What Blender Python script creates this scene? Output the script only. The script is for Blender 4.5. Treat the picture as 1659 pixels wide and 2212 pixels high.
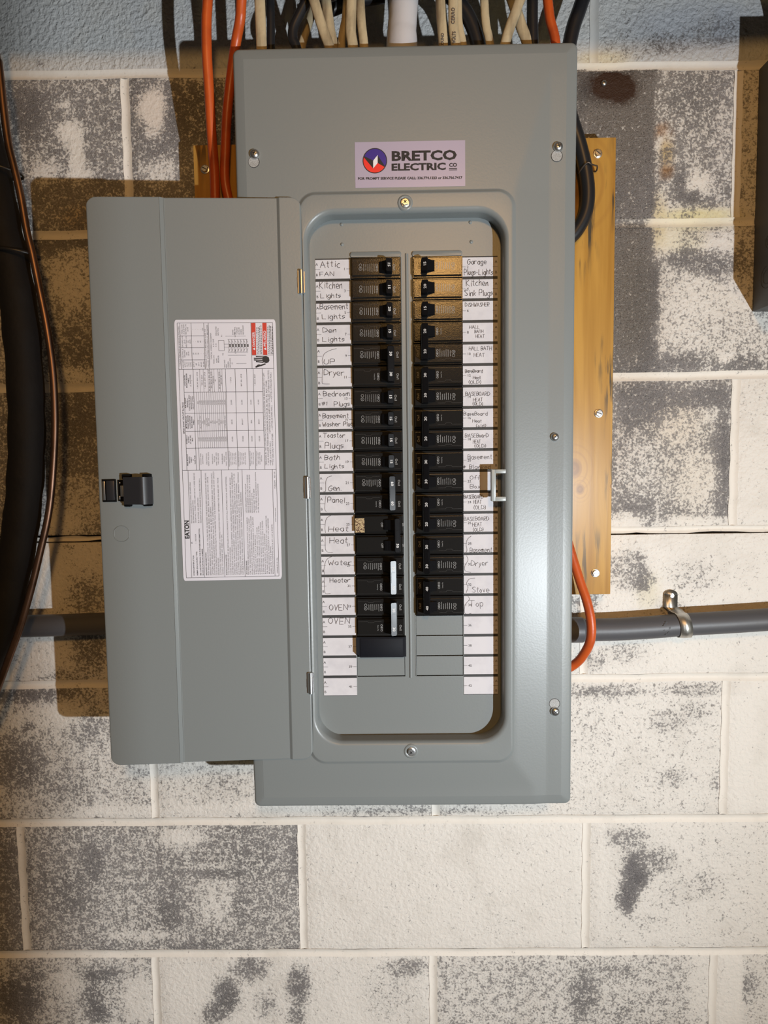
import bpy, bmesh, math, random
from mathutils import Vector, Matrix
random.seed(7)
for o in list(bpy.data.objects):
    bpy.data.objects.remove(o, do_unlink=True)
SC = bpy.context.scene
COL = SC.collection

# ------------------------------------------------------------------ camera
# world: x right, y into the wall (block faces at y = 0), z up, metres, floor at z = 0
W, H, F = 1659, 2212, 1493.9
PITCH, ROLL, YAW = 0.07829, -0.01327, -0.01228
CAM = Vector((0.0, -0.9488, 1.45))
cx, sx = math.cos(PITCH), math.sin(PITCH); cr, sr = math.cos(ROLL), math.sin(ROLL); cy, sy = math.cos(YAW), math.sin(YAW)
FWD = Vector((sy*cx, cy*cx, -sx)); _r = Vector((cy, -sy, 0.0)); _u = _r.cross(FWD)
RGT = cr*_r + sr*_u; UP = -sr*_r + cr*_u
cd = bpy.data.cameras.new('camera'); cam = bpy.data.objects.new('camera', cd); COL.objects.link(cam)
mw = Matrix.Identity(4)
for i in range(3):
    mw[i][0] = RGT[i]; mw[i][1] = UP[i]; mw[i][2] = -FWD[i]; mw[i][3] = CAM[i]
cam.matrix_world = mw
cd.sensor_fit = 'HORIZONTAL'; cd.sensor_width = 36.0; cd.lens = 36.0*F/W; cd.clip_start = 0.02
SC.camera = cam

# ------------------------------------------------------------------ world, lights, exposure
wd = bpy.data.worlds.new('basement_dark'); SC.world = wd; wd.use_nodes = True
wd.node_tree.nodes['Background'].inputs[0].default_value = (0.85, 0.72, 0.55, 1)
wd.node_tree.nodes['Background'].inputs[1].default_value = 0.065
def lamp(name, kind, loc, energy, color, size, aim=None, spot=None, blend=0.5):
    d = bpy.data.lights.new(name, kind); o = bpy.data.objects.new(name, d); COL.objects.link(o)
    o.location = loc; d.energy = energy; d.color = color
    if kind == 'AREA': d.size = size
    else: d.shadow_soft_size = size
    if aim is not None: o.rotation_euler = (Vector(aim)-Vector(loc)).to_track_quat('-Z', 'Y').to_euler()
    if spot: d.spot_size = math.radians(spot); d.spot_blend = blend
    return o
lamp('work_light', 'SPOT', (0.85, -1.43, 1.04), 116, (0.88, 0.945, 1.0), 0.012, (-0.95, 0, 1.45), 128, 1.0)
lamp('ceiling_bulb', 'POINT', (0.20, -2.0, 2.17), 35, (1.0, 0.54, 0.17), 0.085)
lamp('side_fill', 'POINT', (1.25, -1.3, 0.95), 5.5, (1.0, 0.82, 0.34), 0.05)  # added warm fill, yellows the right side of the wall
SC.view_settings.view_transform = 'Standard'; SC.view_settings.look = 'None'
SC.view_settings.gamma = 1.0; SC.view_settings.use_curve_mapping = False
SC.view_settings.exposure = 0.0

# ------------------------------------------------------------------ helpers
def at(px, py, Y=0.0):
    """world point on the plane y = Y seen at photo pixel (px, py)"""
    d = FWD + RGT*((px-W/2)/F) + UP*((H/2-py)/F)
    return CAM + d*((Y-CAM.y)/d.y)
def X(px, py, Y): return at(px, py, Y).x
def Z(px, py, Y): return at(px, py, Y).z
def avg(*a): return sum(a)/len(a)

def catmull(pts, n=8):
    P = [Vector(p) for p in pts]
    if len(P) < 3: 
        return P
    out = []
    for i in range(len(P)-1):
        p0 = P[max(i-1, 0)]; p1 = P[i]; p2 = P[i+1]; p3 = P[min(i+2, len(P)-1)]
        for k in range(n):
            t = k/n
            out.append(0.5*((2*p1)+(p2-p0)*t+(2*p0-5*p1+4*p2-p3)*t*t+(3*p1-p0-3*p2+p3)*t**3))
    out.append(P[-1])
    return out

class MB:
    def __init__(s): s.v = []; s.f = []; s.m = []
    def add(s, vs, fs, mi=0):
        b = len(s.v); s.v.extend([tuple(q) for q in vs])
        for q in fs: s.f.append([b+i for i in q]); s.m.append(mi)
    def box(s, x0, x1, y0, y1, z0, z1, mi=0, b=0.0, seg=2):
        if x1 < x0: x0, x1 = x1, x0
        if y1 < y0: y0, y1 = y1, y0
        if z1 < z0: z0, z1 = z1, z0
        if b <= 0:
            s.add([(x0,y0,z0),(x1,y0,z0),(x1,y1,z0),(x0,y1,z0),(x0,y0,z1),(x1,y0,z1),(x1,y1,z1),(x0,y1,z1)],
                  [(0,1,5,4),(1,2,6,5),(2,3,7,6),(3,0,4,7),(4,5,6,7),(3,2,1,0)], mi)
            return
        bm = bmesh.new(); bmesh.ops.create_cube(bm, size=1.0)
        for v in bm.verts: v.co = Vector(((x0+x1)/2+v.co.x*(x1-x0), (y0+y1)/2+v.co.y*(y1-y0), (z0+z1)/2+v.co.z*(z1-z0)))
        bmesh.ops.bevel(bm, geom=list(bm.edges), offset=b, segments=seg, profile=0.5, affect='EDGES')
        bm.verts.index_update()
        s.add([v.co for v in bm.verts], [[v.index for v in f.verts] for f in bm.faces], mi); bm.free()
    def frust(s, x0, x1, z0, z1, yb, yf, ix, iz=None, mi=0, back=False):
        iz = ix if iz is None else iz
        vs = [(x0,yb,z0),(x1,yb,z0),(x1,yb,z1),(x0,yb,z1),(x0+ix,yf,z0+iz),(x1-ix,yf,z0+iz),(x1-ix,yf,z1-iz),(x0+ix,yf,z1-iz)]
        fs = [(4,5,6,7),(0,1,5,4),(1,2,6,5),(2,3,7,6),(3,0,4,7)]
        if back: fs.append((3,2,1,0))
        s.add(vs, fs, mi)
    def prism(s, poly, y0, y1, mi=0):          # polygon in x,z extruded from y0 (front) to y1
        n = len(poly)
        s.add([(x,y0,z) for x,z in poly]+[(x,y1,z) for x,z in poly],
              [list(range(n)), list(range(2*n-1,n-1,-1))]+[(i,(i+1)%n,n+(i+1)%n,n+i) for i in range(n)], mi)
    def loft(s, loops, mi=0, cap0=False, cap1=False):
        n = len(loops[0]); vs = [p for L in loops for p in L]; fs = []
        for k in range(len(loops)-1):
            for i in range(n):
                j = (i+1) % n; fs.append((k*n+i, k*n+j, (k+1)*n+j, (k+1)*n+i))
        if cap0: fs.append(list(range(n-1,-1,-1)))
        if cap1: fs.append([(len(loops)-1)*n+i for i in range(n)])
        s.add(vs, fs, mi)
    def tube(s, path, r, n=14, mi=0, caps=True, flat=1.0, fdir=None):
        P = [Vector(p) for p in path]; m = len(P); R = [r[int(f)]+(r[min(int(f)+1, len(r)-1)]-r[int(f)])*(f-int(f)) for f in [i*(len(r)-1)/max(m-1, 1) for i in range(m)]] if isinstance(r, (list, tuple)) else [r]*m
        loops = []; prev = None
        for i in range(m):
            t = (P[min(i+1,m-1)]-P[max(i-1,0)]).normalized()
            if prev is None:
                a = Vector(fdir) if fdir else (Vector((0,1,0)) if abs(t.y) < 0.9 else Vector((1,0,0)))
            else: a = prev
            a = (a-t*a.dot(t)).normalized(); prev = a; b = t.cross(a)
            loops.append([P[i]+(a*math.cos(2*math.pi*k/n)*flat+b*math.sin(2*math.pi*k/n))*R[i] for k in range(n)])
        s.loft(loops, mi, caps, caps)
    def lathe(s, prof, c, n=20, mi=0, ax='y'):  # prof: (radius, offset along -y from c)
        loops = []
        for r, d in prof:
            loops.append([(c[0]+r*math.cos(2*math.pi*k/n), c[1]-d, c[2]+r*math.sin(2*math.pi*k/n)) for k in range(n)])
        s.loft(loops, mi, False, True)
    def build(s, name, mats, parent=None, smooth=None, recalc=True):
        me = bpy.data.meshes.new(name)
        me.from_pydata(s.v, [], s.f)
        for mt in (mats if isinstance(mats, (list, tuple)) else [mats]): me.materials.append(mt)
        me.polygons.foreach_set('material_index', s.m)
        if recalc:
            bm = bmesh.new(); bm.from_mesh(me); bmesh.ops.recalc_face_normals(bm, faces=bm.faces); bm.to_mesh(me); bm.free()
        if smooth is not None:
            me.polygons.foreach_set('use_smooth', [True]*len(me.polygons)); me.set_sharp_from_angle(angle=math.radians(smooth))
        me.update()
        return link(name, me, parent)

def link(name, me, parent=None):
    o = bpy.data.objects.new(name, me); COL.objects.link(o)
    if parent is not None: o.parent = parent
    return o
def tag(o, label=None, cat=None, group=None, kind=None):
    for k, v in (('label',label),('category',cat),('group',group),('kind',kind)):
        if v: o[k] = v
    return o
def empty(name, loc=(0,0,0)):
    o = bpy.data.objects.new(name, None); COL.objects.link(o); o.location = loc; o.empty_display_size = 0.02
    return o

def rrect(x0, x1, z0, z1, r, y, n=8):
    r = max(r, 1e-5); out = []
    for cx_, cz_, a0 in ((x1-r, z1-r, 0), (x0+r, z1-r, 90), (x0+r, z0+r, 180), (x1-r, z0+r, 270)):
        for k in range(n+1):
            a = math.radians(a0+90*k/n); out.append((cx_+r*math.cos(a), y, cz_+r*math.sin(a)))
    return out

# ---- printed lettering: glyph outlines of the built-in font, cached once
CHARS = "ABCDEFGHIJKLMNOPQRSTUVWXYZabcdefghijklmnopqrstuvwxyz0123456789.,:;-/()#*&+'\""
GL = {}
def build_glyphs():
    tmp = []
    for bold in (0, 1, 2):
        for c in CHARS:
            for body in (c, c+'I'):
                cu = bpy.data.curves.new('g', 'FONT'); cu.body = body; cu.resolution_u = 2; cu.size = 1.0
                cu.offset = (0.0, 0.022, 0.040)[bold]
                o = bpy.data.objects.new('g', cu); COL.objects.link(o); tmp.append((bold, c, body, o))
    bpy.context.view_layer.update(); dg = bpy.context.evaluated_depsgraph_get()
    ext = {}
    for bold, c, body, o in tmp:
        ev = o.evaluated_get(dg); me = ev.to_mesh()
        if body == c:
            GL[(bold, c)] = [[(v.co.x, v.co.y) for v in me.vertices], [list(p.vertices) for p in me.polygons], 0.0]
        else: ext[(bold, c)] = max(v.co.x for v in me.vertices)
        ev.to_mesh_clear()
    for bold in (0, 1, 2):
        wI = max(p[0] for p in GL[(bold, 'I')][0])
        for c in CHARS: GL[(bold, c)][2] = ext[(bold, c)]-wI
    for _, _, _, o in tmp:
        d = o.data; bpy.data.objects.remove(o); bpy.data.curves.remove(d)
build_glyphs()
CAPH = max(p[1] for p in GL[(0, 'H')][0])
def text_width(s, bold=0):
    return sum(GL[(bold, c)][2] if c in CHARS else 0.30 for c in s)
def text(mb, s, O, U, V, h, w=None, bold=0, mi=0, align='l'):
    O = Vector(O); U = Vector(U); V = Vector(V); k = h/CAPH; tw = text_width(s, bold)
    kx = k if w is None else w/max(tw, 1e-6)
    xo = 0.0 if align == 'l' else (-tw*kx/2 if align == 'c' else -tw*kx)
    for c in s:
        if c not in CHARS: xo += 0.30*kx; continue
        vs, fs, adv = GL[(bold, c)]
        mb.add([O+U*(xo+x*kx)+V*(y*k) for x, y in vs], fs, mi); xo += adv*kx

# ---- pen handwriting: single-stroke letters ("x y" hex digits, y 4 = baseline, e = cap height)
HS = {'A':"04 4e 84|18 78",'B':"04 0e 5d 6b 49 09|09 59 67 55 04",'D':"04 0e 4d 7a 77 45 04",'E':"6e 0e 04 64|09 59",'F':"6e 0e 04|09 59",
'G':"7d 4e 1b 07 24 54 77 79 49",'H':"04 0e|74 7e|09 79",'K':"04 0e|6e 09 74",'L':"0e 04 64",'N':"04 0e 74 7e",'O':"3e 0b 07 34 67 6b 3e",
'P':"04 0e 5e 6b 59 09",'R':"04 0e 5e 6b 59 09 64",'S':"6d 3e 0c 2a 58 66 44 05",'T':"0e 8e|4e 44",'U':"0e 06 34 66 6e",'V':"0e 34 6e",
'W':"0e 24 4a 64 8e",'X':"0e 64|6e 04",'a':"5a 2a 07 24 44 57 5a 54",'b':"0e 04 44 57 49 08",'c':"5a 2a 07 24 54",'d':"5e 54 24 07 2a 5a",
'e':"07 57 4a 1a 07 24 54",'f':"5e 3e 24|09 49",'g':"5a 2a 07 24 54 5a 52 30 01",'h':"0e 04 08 2a 4a 54",'i':"2a 24|2d 2c",'k':"0e 04|4a 07 44",
'l':"1e 14",'m':"0a 04 08 2a 3a 34 38 5a 6a 74",'n':"0a 04 08 3a 4a 54",'o':"2a 07 24 47 2a",'p':"0a 00|09 3a 57 34 05",'r':"0a 04 08 3a 5a",
's':"4a 1a 08 47 25 04",'t':"2e 25 44|0b 4b",'u':"0a 05 24 45 4a 44",'v':"0a 24 4a",'w':"0a 14 38 54 6a",'x':"0a 44|4a 04",'y':"0a 24|4a 24 00",
'(':"3f 1b 17 33",')':"0f 2b 27 03",'#':"24 3e|54 6e|08 78|0b 8b",'1':"1c 2e 24",'-':"08 48",'.':"14 15",'*':"09 69|3d 35|1b 57|17 5b"}
CURVY = set("abcdefghmnopqrsuy()GOSDBPRU")
def ribbon(mb, pts, t, V3, mi=0):
    P = [Vector(p) for p in pts]; N = Vector((0, -1, 0))
    for a, b in zip(P, P[1:]):
        d = b-a
        if d.length < 1e-7: continue
        d.normalize(); q = d.cross(N)*t/2; e = d*t*0.35
        mb.add([a-q-e, b-q+e, b+q+e, a+q-e], [(0,1,2,3)], mi)
def hand(mb, s, O, U, V, h, w, t, mi=0):
    O = Vector(O); U = Vector(U); V = Vector(V)
    lay = []; xo = 0.0
    for c in s:
        if c == ' ': xo += 0.55; continue
        st = [[(int(q[0], 16)/10, (int(q[1], 16)-4)/10) for q in k.split()] for k in HS[c].split('|')]
        wd_ = max(p[0] for k in st for p in k)
        sl = random.uniform(-0.02, 0.10); dy = random.uniform(-0.06, 0.06)
        for k in st:
            k = [(x+xo+y*sl+random.uniform(-.03,.03), y+dy+random.uniform(-.03,.03)) for x, y in k]
            if c in CURVY and len(k) > 2: k = [(p.x, p.y) for p in catmull([(x,y,0) for x,y in k], 4)]
            lay.append(k)
        xo += wd_+0.24
    kx = w/max(xo-0.24, 1e-6)
    for k in lay: ribbon(mb, [O+U*(x*kx)+V*(y*h) for x, y in k], t, None, mi)

# ------------------------------------------------------------------ materials
def mat(name, col, rough=0.5, metal=0.0, spec=0.5, bump=None, var=None, coat=0.0):
    m = bpy.data.materials.new(name); m.use_nodes = True; nt = m.node_tree; b = nt.nodes['Principled BSDF']
    b.inputs['Base Color'].default_value = (*col, 1); b.inputs['Roughness'].default_value = rough
    b.inputs['Metallic'].default_value = metal; b.inputs['Specular IOR Level'].default_value = spec
    b.inputs['Coat Weight'].default_value = coat; b.inputs['Coat Roughness'].default_value = 0.16
    g = nt.nodes.new('ShaderNodeNewGeometry')
    if bump:
        n = nt.nodes.new('ShaderNodeTexNoise'); n.inputs['Scale'].default_value = bump[0]; n.inputs['Detail'].default_value = 3
        nt.links.new(g.outputs['Position'], n.inputs['Vector'])
        bp = nt.nodes.new('ShaderNodeBump'); bp.inputs['Strength'].default_value = bump[1]; bp.inputs['Distance'].default_value = bump[2]
        nt.links.new(n.outputs['Fac'], bp.inputs['Height']); nt.links.new(bp.outputs['Normal'], b.inputs['Normal'])
    if var:   # (scale, second colour, low, high[, stretch z])
        n = nt.nodes.new('ShaderNodeTexNoise'); n.inputs['Scale'].default_value = var[0]; n.inputs['Detail'].default_value = 5
        mp = nt.nodes.new('ShaderNodeMapping'); mp.inputs['Scale'].default_value = (1, 1, var[4] if len(var) > 4 else 1)
        nt.links.new(g.outputs['Position'], mp.inputs['Vector']); nt.links.new(mp.outputs['Vector'], n.inputs['Vector'])
        r = nt.nodes.new('ShaderNodeMapRange'); r.inputs['From Min'].default_value = var[2]; r.inputs['From Max'].default_value = var[3]
        mx = nt.nodes.new('ShaderNodeMix'); mx.data_type = 'RGBA'
        mx.inputs['A'].default_value = (*col, 1); mx.inputs['B'].default_value = (*var[1], 1)
        nt.links.new(n.outputs['Fac'], r.inputs['Value']); nt.links.new(r.outputs['Result'], mx.inputs['Factor'])
        nt.links.new(mx.outputs['Result'], b.inputs['Base Color'])
    return m
M = {}
M['steel'] = mat('grey_painted_steel', (0.205, 0.224, 0.224), 0.36, 0, 0.5, bump=(420, 0.12, 0.0006))
M['keeper'] = mat('pale_grey_plastic', (0.34, 0.37, 0.365), 0.35)
M['enclosure'] = mat('enclosure_steel', (0.20, 0.215, 0.21), 0.45)
M['zinc'] = mat('zinc_plate', (0.66, 0.67, 0.68), 0.33, 1.0)
M['zincdull'] = mat('dull_galvanised', (0.62, 0.61, 0.57), 0.42, 1.0, bump=(900, 0.3, 0.0004))
M['flange'] = mat('bare_flange', (0.42, 0.43, 0.43), 0.6, 0, 0.4, var=(900, (0.30, 0.30, 0.29), 0.4, 0.6))
M['slot'] = mat('screw_slot_dark', (0.03, 0.03, 0.03), 0.6)
M['bk'] = mat('breaker_black', (0.013, 0.0125, 0.012), 0.17, 0, 0.26, bump=(1000, 0.22, 0.00025))
M['bkd'] = mat('handle_black', (0.006, 0.006, 0.007), 0.27, 0, 0.22)
M['hole'] = mat('recess_black', (0.004, 0.004, 0.004), 0.8, 0, 0.1)
M['filler'] = mat('filler_black', (0.006, 0.007, 0.011), 0.6, 0, 0.2)
M['print'] = mat('pale_print', (0.36, 0.36, 0.36), 0.6)
M['printw'] = mat('white_number', (0.62, 0.62, 0.62), 0.5)
M['card'] = mat('card_paper', (0.64, 0.625, 0.65), 0.75, 0, 0.3, var=(60, (0.57, 0.555, 0.585), 0.45, 0.7))
M['bar'] = mat('card_black_bar', (0.035, 0.035, 0.035), 0.6)
M['ink'] = mat('print_ink', (0.02, 0.02, 0.022), 0.6)
M['pen'] = mat('pen_ink', (0.065, 0.052, 0.058), 0.6)
M['pencil'] = mat('thin_pen_ink', (0.11, 0.10, 0.11), 0.6)
M['sticker'] = mat('lavender_vinyl', (0.38, 0.345, 0.46), 0.3, 0, 0.5)
M['blue'] = mat('logo_blue', (0.012, 0.008, 0.23), 0.35)
M['red'] = mat('logo_red', (0.78, 0.02, 0.025), 0.35)
M['white'] = mat('logo_white', (0.80, 0.80, 0.82), 0.35)
M['label'] = mat('rating_label_paper', (0.67, 0.66, 0.72), 0.5)
M['redl'] = mat('danger_red', (0.55, 0.045, 0.03), 0.5)
M['latch'] = mat('latch_black', (0.022, 0.022, 0.025), 0.38)
M['orange'] = mat('orange_jacket', (0.52, 0.085, 0.013), 0.38, 0, 0.5, bump=(120, 0.25, 0.001), var=(30, (0.36, 0.055, 0.012), 0.5, 0.75))
M['cream'] = mat('cream_jacket', (0.50, 0.41, 0.26), 0.5, 0, 0.4, bump=(160, 0.5, 0.0012), var=(60, (0.14, 0.10, 0.06), 0.47, 0.74, 0.22))
M['blackc'] = mat('black_jacket', (0.014, 0.014, 0.016), 0.38, 0, 0.5)
M['whitec'] = mat('white_grey_jacket', (0.56, 0.55, 0.57), 0.35, 0, 0.5, bump=(40, 0.4, 0.002))
M['conduit'] = mat('grey_pvc', (0.085, 0.085, 0.092), 0.46, 0, 0.45, bump=(200, 0.15, 0.0006))
M['copper'] = mat('copper', (0.25, 0.145, 0.098), 0.40, 1.0, var=(25, (0.13, 0.08, 0.055), 0.45, 0.7))
M['foam'] = mat('black_pipe_insulation', (0.012, 0.011, 0.0115), 0.7, 0, 0.25, bump=(55, 0.55, 0.003))
M['box'] = mat('dark_grey_box', (0.075, 0.076, 0.077), 0.5, 0, 0.4)
M['floor'] = mat('concrete_floor', (0.16, 0.17, 0.19), 0.7, bump=(40, 0.3, 0.002))
M['ceil'] = mat('ceiling_boards', (0.30, 0.22, 0.14), 0.8)
M['goldl'] = mat('old_foil_label', (0.52, 0.40, 0.22), 0.4, 0.0, var=(900, (0.08, 0.03, 0.02), 0.48, 0.56))
M['wire'] = mat('tie_wire', (0.16, 0.13, 0.11), 0.4, 0.8)

def wood_mat():
    m = bpy.data.materials.new('varnished_pine'); m.use_nodes = True; nt = m.node_tree; b = nt.nodes['Principled BSDF']; L = nt.links
    g = nt.nodes.new('ShaderNodeNewGeometry')
    def noise(scale, st, det=4, dist=0.0):
        mp = nt.nodes.new('ShaderNodeMapping'); mp.inputs['Scale'].default_value = st
        n = nt.nodes.new('ShaderNodeTexNoise'); n.inputs['Scale'].default_value = scale; n.inputs['Detail'].default_value = det; n.inputs['Distortion'].default_value = dist
        L.new(g.outputs['Position'], mp.inputs['Vector']); L.new(mp.outputs['Vector'], n.inputs['Vector']); return n
    def mix(a, bcol, fac):
        mx = nt.nodes.new('ShaderNodeMix'); mx.data_type = 'RGBA'
        if isinstance(a, tuple): mx.inputs['A'].default_value = (*a, 1)
        else: L.new(a, mx.inputs['A'])
        mx.inputs['B'].default_value = (*bcol, 1); L.new(fac, mx.inputs['Factor']); return mx.outputs['Result']
    def rng(v, a, c, d=1.0):
        r = nt.nodes.new('ShaderNodeMapRange'); r.inputs['From Min'].default_value = a; r.inputs['From Max'].default_value = c; r.inputs['To Max'].default_value = d
        L.new(v, r.inputs['Value']); return r.outputs['Result']
    grain = noise(70, (1, 1, 0.05), 6, 0.6); c = mix((0.52, 0.285, 0.062), (0.38, 0.19, 0.036), rng(grain.outputs['Fac'], 0.4, 0.68))
    big = noise(9, (1, 1, 0.5), 3); c = mix(c, (0.36, 0.19, 0.045), rng(big.outputs['Fac'], 0.5, 0.75, 0.6))
    for kx, ky, kr in ((1240, 1012, 0.011), (1253, 1057, 0.006), (1243, 395, 0.022), (1322, 1050, 0.003)):   # knots
        p = at(kx, ky, -0.038)
        sb = nt.nodes.new('ShaderNodeVectorMath'); sb.operation = 'SUBTRACT'; L.new(g.outputs['Position'], sb.inputs[0]); sb.inputs[1].default_value = p
        ml = nt.nodes.new('ShaderNodeVectorMath'); ml.operation = 'MULTIPLY'; L.new(sb.outputs[0], ml.inputs[0]); ml.inputs[1].default_value = (1/kr, 0.2/kr, 0.8/kr)
        ln = nt.nodes.new('ShaderNodeVectorMath'); ln.operation = 'LENGTH'; L.new(ml.outputs[0], ln.inputs[0])
        c = mix(c, (0.20, 0.085, 0.025), rng(ln.outputs['Value'], 1.0, 0.55, 0.75))
        sn = nt.nodes.new('ShaderNodeMath'); sn.operation = 'SINE'; m3 = nt.nodes.new('ShaderNodeMath'); m3.operation = 'MULTIPLY'; m3.inputs[1].default_value = 9
        L.new(ln.outputs['Value'], m3.inputs[0]); L.new(m3.outputs[0], sn.inputs[0])
        m4 = nt.nodes.new('ShaderNodeMath'); m4.operation = 'MULTIPLY'; L.new(rng(sn.outputs[0], 0.2, 1.0, 0.5), m4.inputs[0]); L.new(rng(ln.outputs['Value'], 3.2, 1.2), m4.inputs[1])
        c = mix(c, (0.34, 0.16, 0.04), m4.outputs[0])
    dirt = noise(150, (1, 1, 0.10), 7); patch = noise(13, (1, 1, 0.6), 2)
    mm = nt.nodes.new('ShaderNodeMath'); mm.operation = 'MULTIPLY'
    L.new(rng(dirt.outputs['Fac'], 0.52, 0.62), mm.inputs[0]); L.new(rng(patch.outputs['Fac'], 0.50, 0.66), mm.inputs[1])
    c = mix(c, (0.075, 0.06, 0.04), mm.outputs[0])
    L.new(c, b.inputs['Base Color']); b.inputs['Roughness'].default_value = 0.38
    bp = nt.nodes.new('ShaderNodeBump'); bp.inputs['Strength'].default_value = 0.2; bp.inputs['Distance'].default_value = 0.0006
    L.new(grain.outputs['Fac'], bp.inputs['Height']); L.new(bp.outputs['Normal'], b.inputs['Normal'])
    return m
M['wood'] = wood_mat()

def wall_mat():
    """worn paint on grey concrete block: 'cover' = how much paint is left, 'tint' = colour of that paint, 'bare' = colour under it"""
    m = bpy.data.materials.new('worn_painted_block'); m.use_nodes = True; nt = m.node_tree; b = nt.nodes['Principled BSDF']; L = nt.links
    g = nt.nodes.new('ShaderNodeNewGeometry')
    def attr(n):
        a = nt.nodes.new('ShaderNodeAttribute'); a.attribute_name = n; return a
    cov, tint, bare = attr('cover'), attr('tint'), attr('bare')
    def noise(scale, det, rough=0.6, dist=0.0):
        n = nt.nodes.new('ShaderNodeTexNoise'); n.inputs['Scale'].default_value = scale; n.inputs['Detail'].default_value = det
        n.inputs['Roughness'].default_value = rough; n.inputs['Distortion'].default_value = dist
        L.new(g.outputs['Position'], n.inputs['Vector']); return n.outputs['Fac']
    def math_(op, a, c=None, cl=False):
        q = nt.nodes.new('ShaderNodeMath'); q.operation = op; q.use_clamp = cl
        for i, v in enumerate((a, c)):
            if v is None: continue
            if isinstance(v, (int, float)): q.inputs[i].default_value = v
            else: L.new(v, q.inputs[i])
        return q.outputs[0]
    def mix(a, c, fac):
        mx = nt.nodes.new('ShaderNodeMix'); mx.data_type = 'RGBA'
        for k, v in (('A', a), ('B', c)):
            if isinstance(v, tuple): mx.inputs[k].default_value = (*v, 1)
            else: L.new(v, mx.inputs[k])
        if isinstance(fac, (int, float)): mx.inputs['Factor'].default_value = fac
        else: L.new(fac, mx.inputs['Factor'])
        return mx.outputs['Result']
    n1 = noise(310, 5, 0.68, 0.35); n2 = noise(95, 4, 0.62)
    nn = math_('ADD', math_('MULTIPLY', math_('SUBTRACT', n1, 0.5), 2.6), math_('ADD', math_('MULTIPLY', math_('SUBTRACT', n2, 0.5), 1.5), 0.5))
    speck = math_('ADD', math_('MULTIPLY', math_('SUBTRACT', cov.outputs['Fac'], nn), 3.6), 0.5, True)
    thin = math_('MULTIPLY', cov.outputs['Fac'], 1.0, True)
    mask = math_('ADD', math_('MULTIPLY', speck, 0.68), math_('MULTIPLY', thin, 0.32), True)
    pore = noise(620, 2, 0.6); fine = noise(330, 3, 0.65)
    bc = mix(bare.outputs['Color'], (0.020, 0.019, 0.018), math_('MULTIPLY', math_('SUBTRACT', 0.47, pore), 7.0, True))
    bc = mix(bc, (0.34, 0.32, 0.30), math_('MULTIPLY', math_('SUBTRACT', fine, 0.56), 6.0, True))
    bc = mix(bc, (0.035, 0.034, 0.038), math_('MULTIPLY', math_('SUBTRACT', noise(11, 4, 0.6), 0.46), 2.2, True))
    rust = math_('MULTIPLY', math_('ADD', math_('SUBTRACT', -0.16, cov.outputs['Fac']), math_('MULTIPLY', math_('SUBTRACT', n2, 0.5), 0.35)), 9.0, True)
    mott = noise(14, 4, 0.6)
    pc = mix(tint.outputs['Color'], (0.50, 0.46, 0.40), math_('MULTIPLY', math_('SUBTRACT', mott, 0.52), 1.6, True))
    L.new(mix(mix(bc, pc, mask), (0.042, 0.019, 0.010), rust), b.inputs['Base Color'])
    b.inputs['Roughness'].default_value = 0.62; b.inputs['Specular IOR Level'].default_value = 0.35
    smooth = attr('smooth')
    st = noise(175, 2, 0.5, 0.25)
    hgt = math_('ADD', math_('MULTIPLY', math_('MULTIPLY', st, 1.0), smooth.outputs['Fac']), math_('ADD', math_('MULTIPLY', mask, 0.22), math_('MULTIPLY', pore, math_('MULTIPLY', math_('SUBTRACT', 1.0, mask), 0.35))))
    bp = nt.nodes.new('ShaderNodeBump'); bp.inputs['Strength'].default_value = 0.8; bp.inputs['Distance'].default_value = 0.0042
    L.new(hgt, bp.inputs['Height']); L.new(bp.outputs['Normal'], b.inputs['Normal'])
    return m
M['wall'] = wall_mat()
M['mortardeep'] = mat('dark_mortar', (0.02, 0.018, 0.016), 0.9)
M['rust'] = mat('rust_brown', (0.06, 0.03, 0.018), 0.7)

# ------------------------------------------------------------------ the wall: blocks, joints
CREAM = (0.78, 0.745, 0.69)
GREYP = (0.53, 0.535, 0.53)
JX = [0]*9
joint_px = [(-180), 161, 502, 833, 1160, 1479, 1774, 2061, 2350]     # joint heights measured left of centre
JZ = []
for r, (a, c) in enumerate(((None, None), ((100,162),(1500,142)), ((150,507),(1480,481)), ((150,838),(1450,813)), ((110,1165),(1450,1146)),
                            ((200,1478),(1450,1464)), ((300,1776),(1500,1768)), ((200,2061),(1500,2055)), (None, None))):
    if a is None: JZ.append(None)
    else: JZ.append((at(*a), at(*c)))
def jz(r, x):
    if r == 0: return jz(1, x)+0.2032
    if r == 8: return jz(7, x)-0.2032
    a, c = JZ[r]; t = (x-a.x)/(c.x-a.x); return a.z+(c.z-a.z)*t
# vertical joints per course (photo pixels at mid course), extended outwards by a block length
VJ = {0: [(-690, 60), (-35, 60), (625, 60), (1284, 60), (1945, 60)], 1: [(275, 330), (930, 330), (1592, 330)], 2: [(-40, 670), (600, 670), (1250, 670), (1900, 670)],
      3: [(310, 1000), (945, 1000), (1586, 1000)], 4: [(8, 1320), (640, 1320), (1262, 1320), (1890, 1320)], 5: [(331, 1640), (940, 1640), (1565, 1640)],
      6: [(51, 1920), (654, 1920), (1266, 1920), (1880, 1920)], 7: [(338, 2140), (936, 2140), (1540, 2140)]}
COVER = [  # base, per course: list of (x limit px, value)
 [(1288, 1.25), (9999, 1.02)], [(275, .36), (520, .30), (1418, .10), (1592, .42), (9999, .62)], [(600, .50), (1418, .08), (9999, .58)],
 [(310, .38), (1586, .42), (9999, .95)], [(700, .72), (9999, .93)], [(331, .60), (940, .72), (1565, .80), (9999, 1.0)],
 [(51, .36), (654, .45), (1266, .93), (9999, .84)], [(338, .58), (936, .88), (1540, .62), (1600, 1.0), (9999, .72)]]
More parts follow.
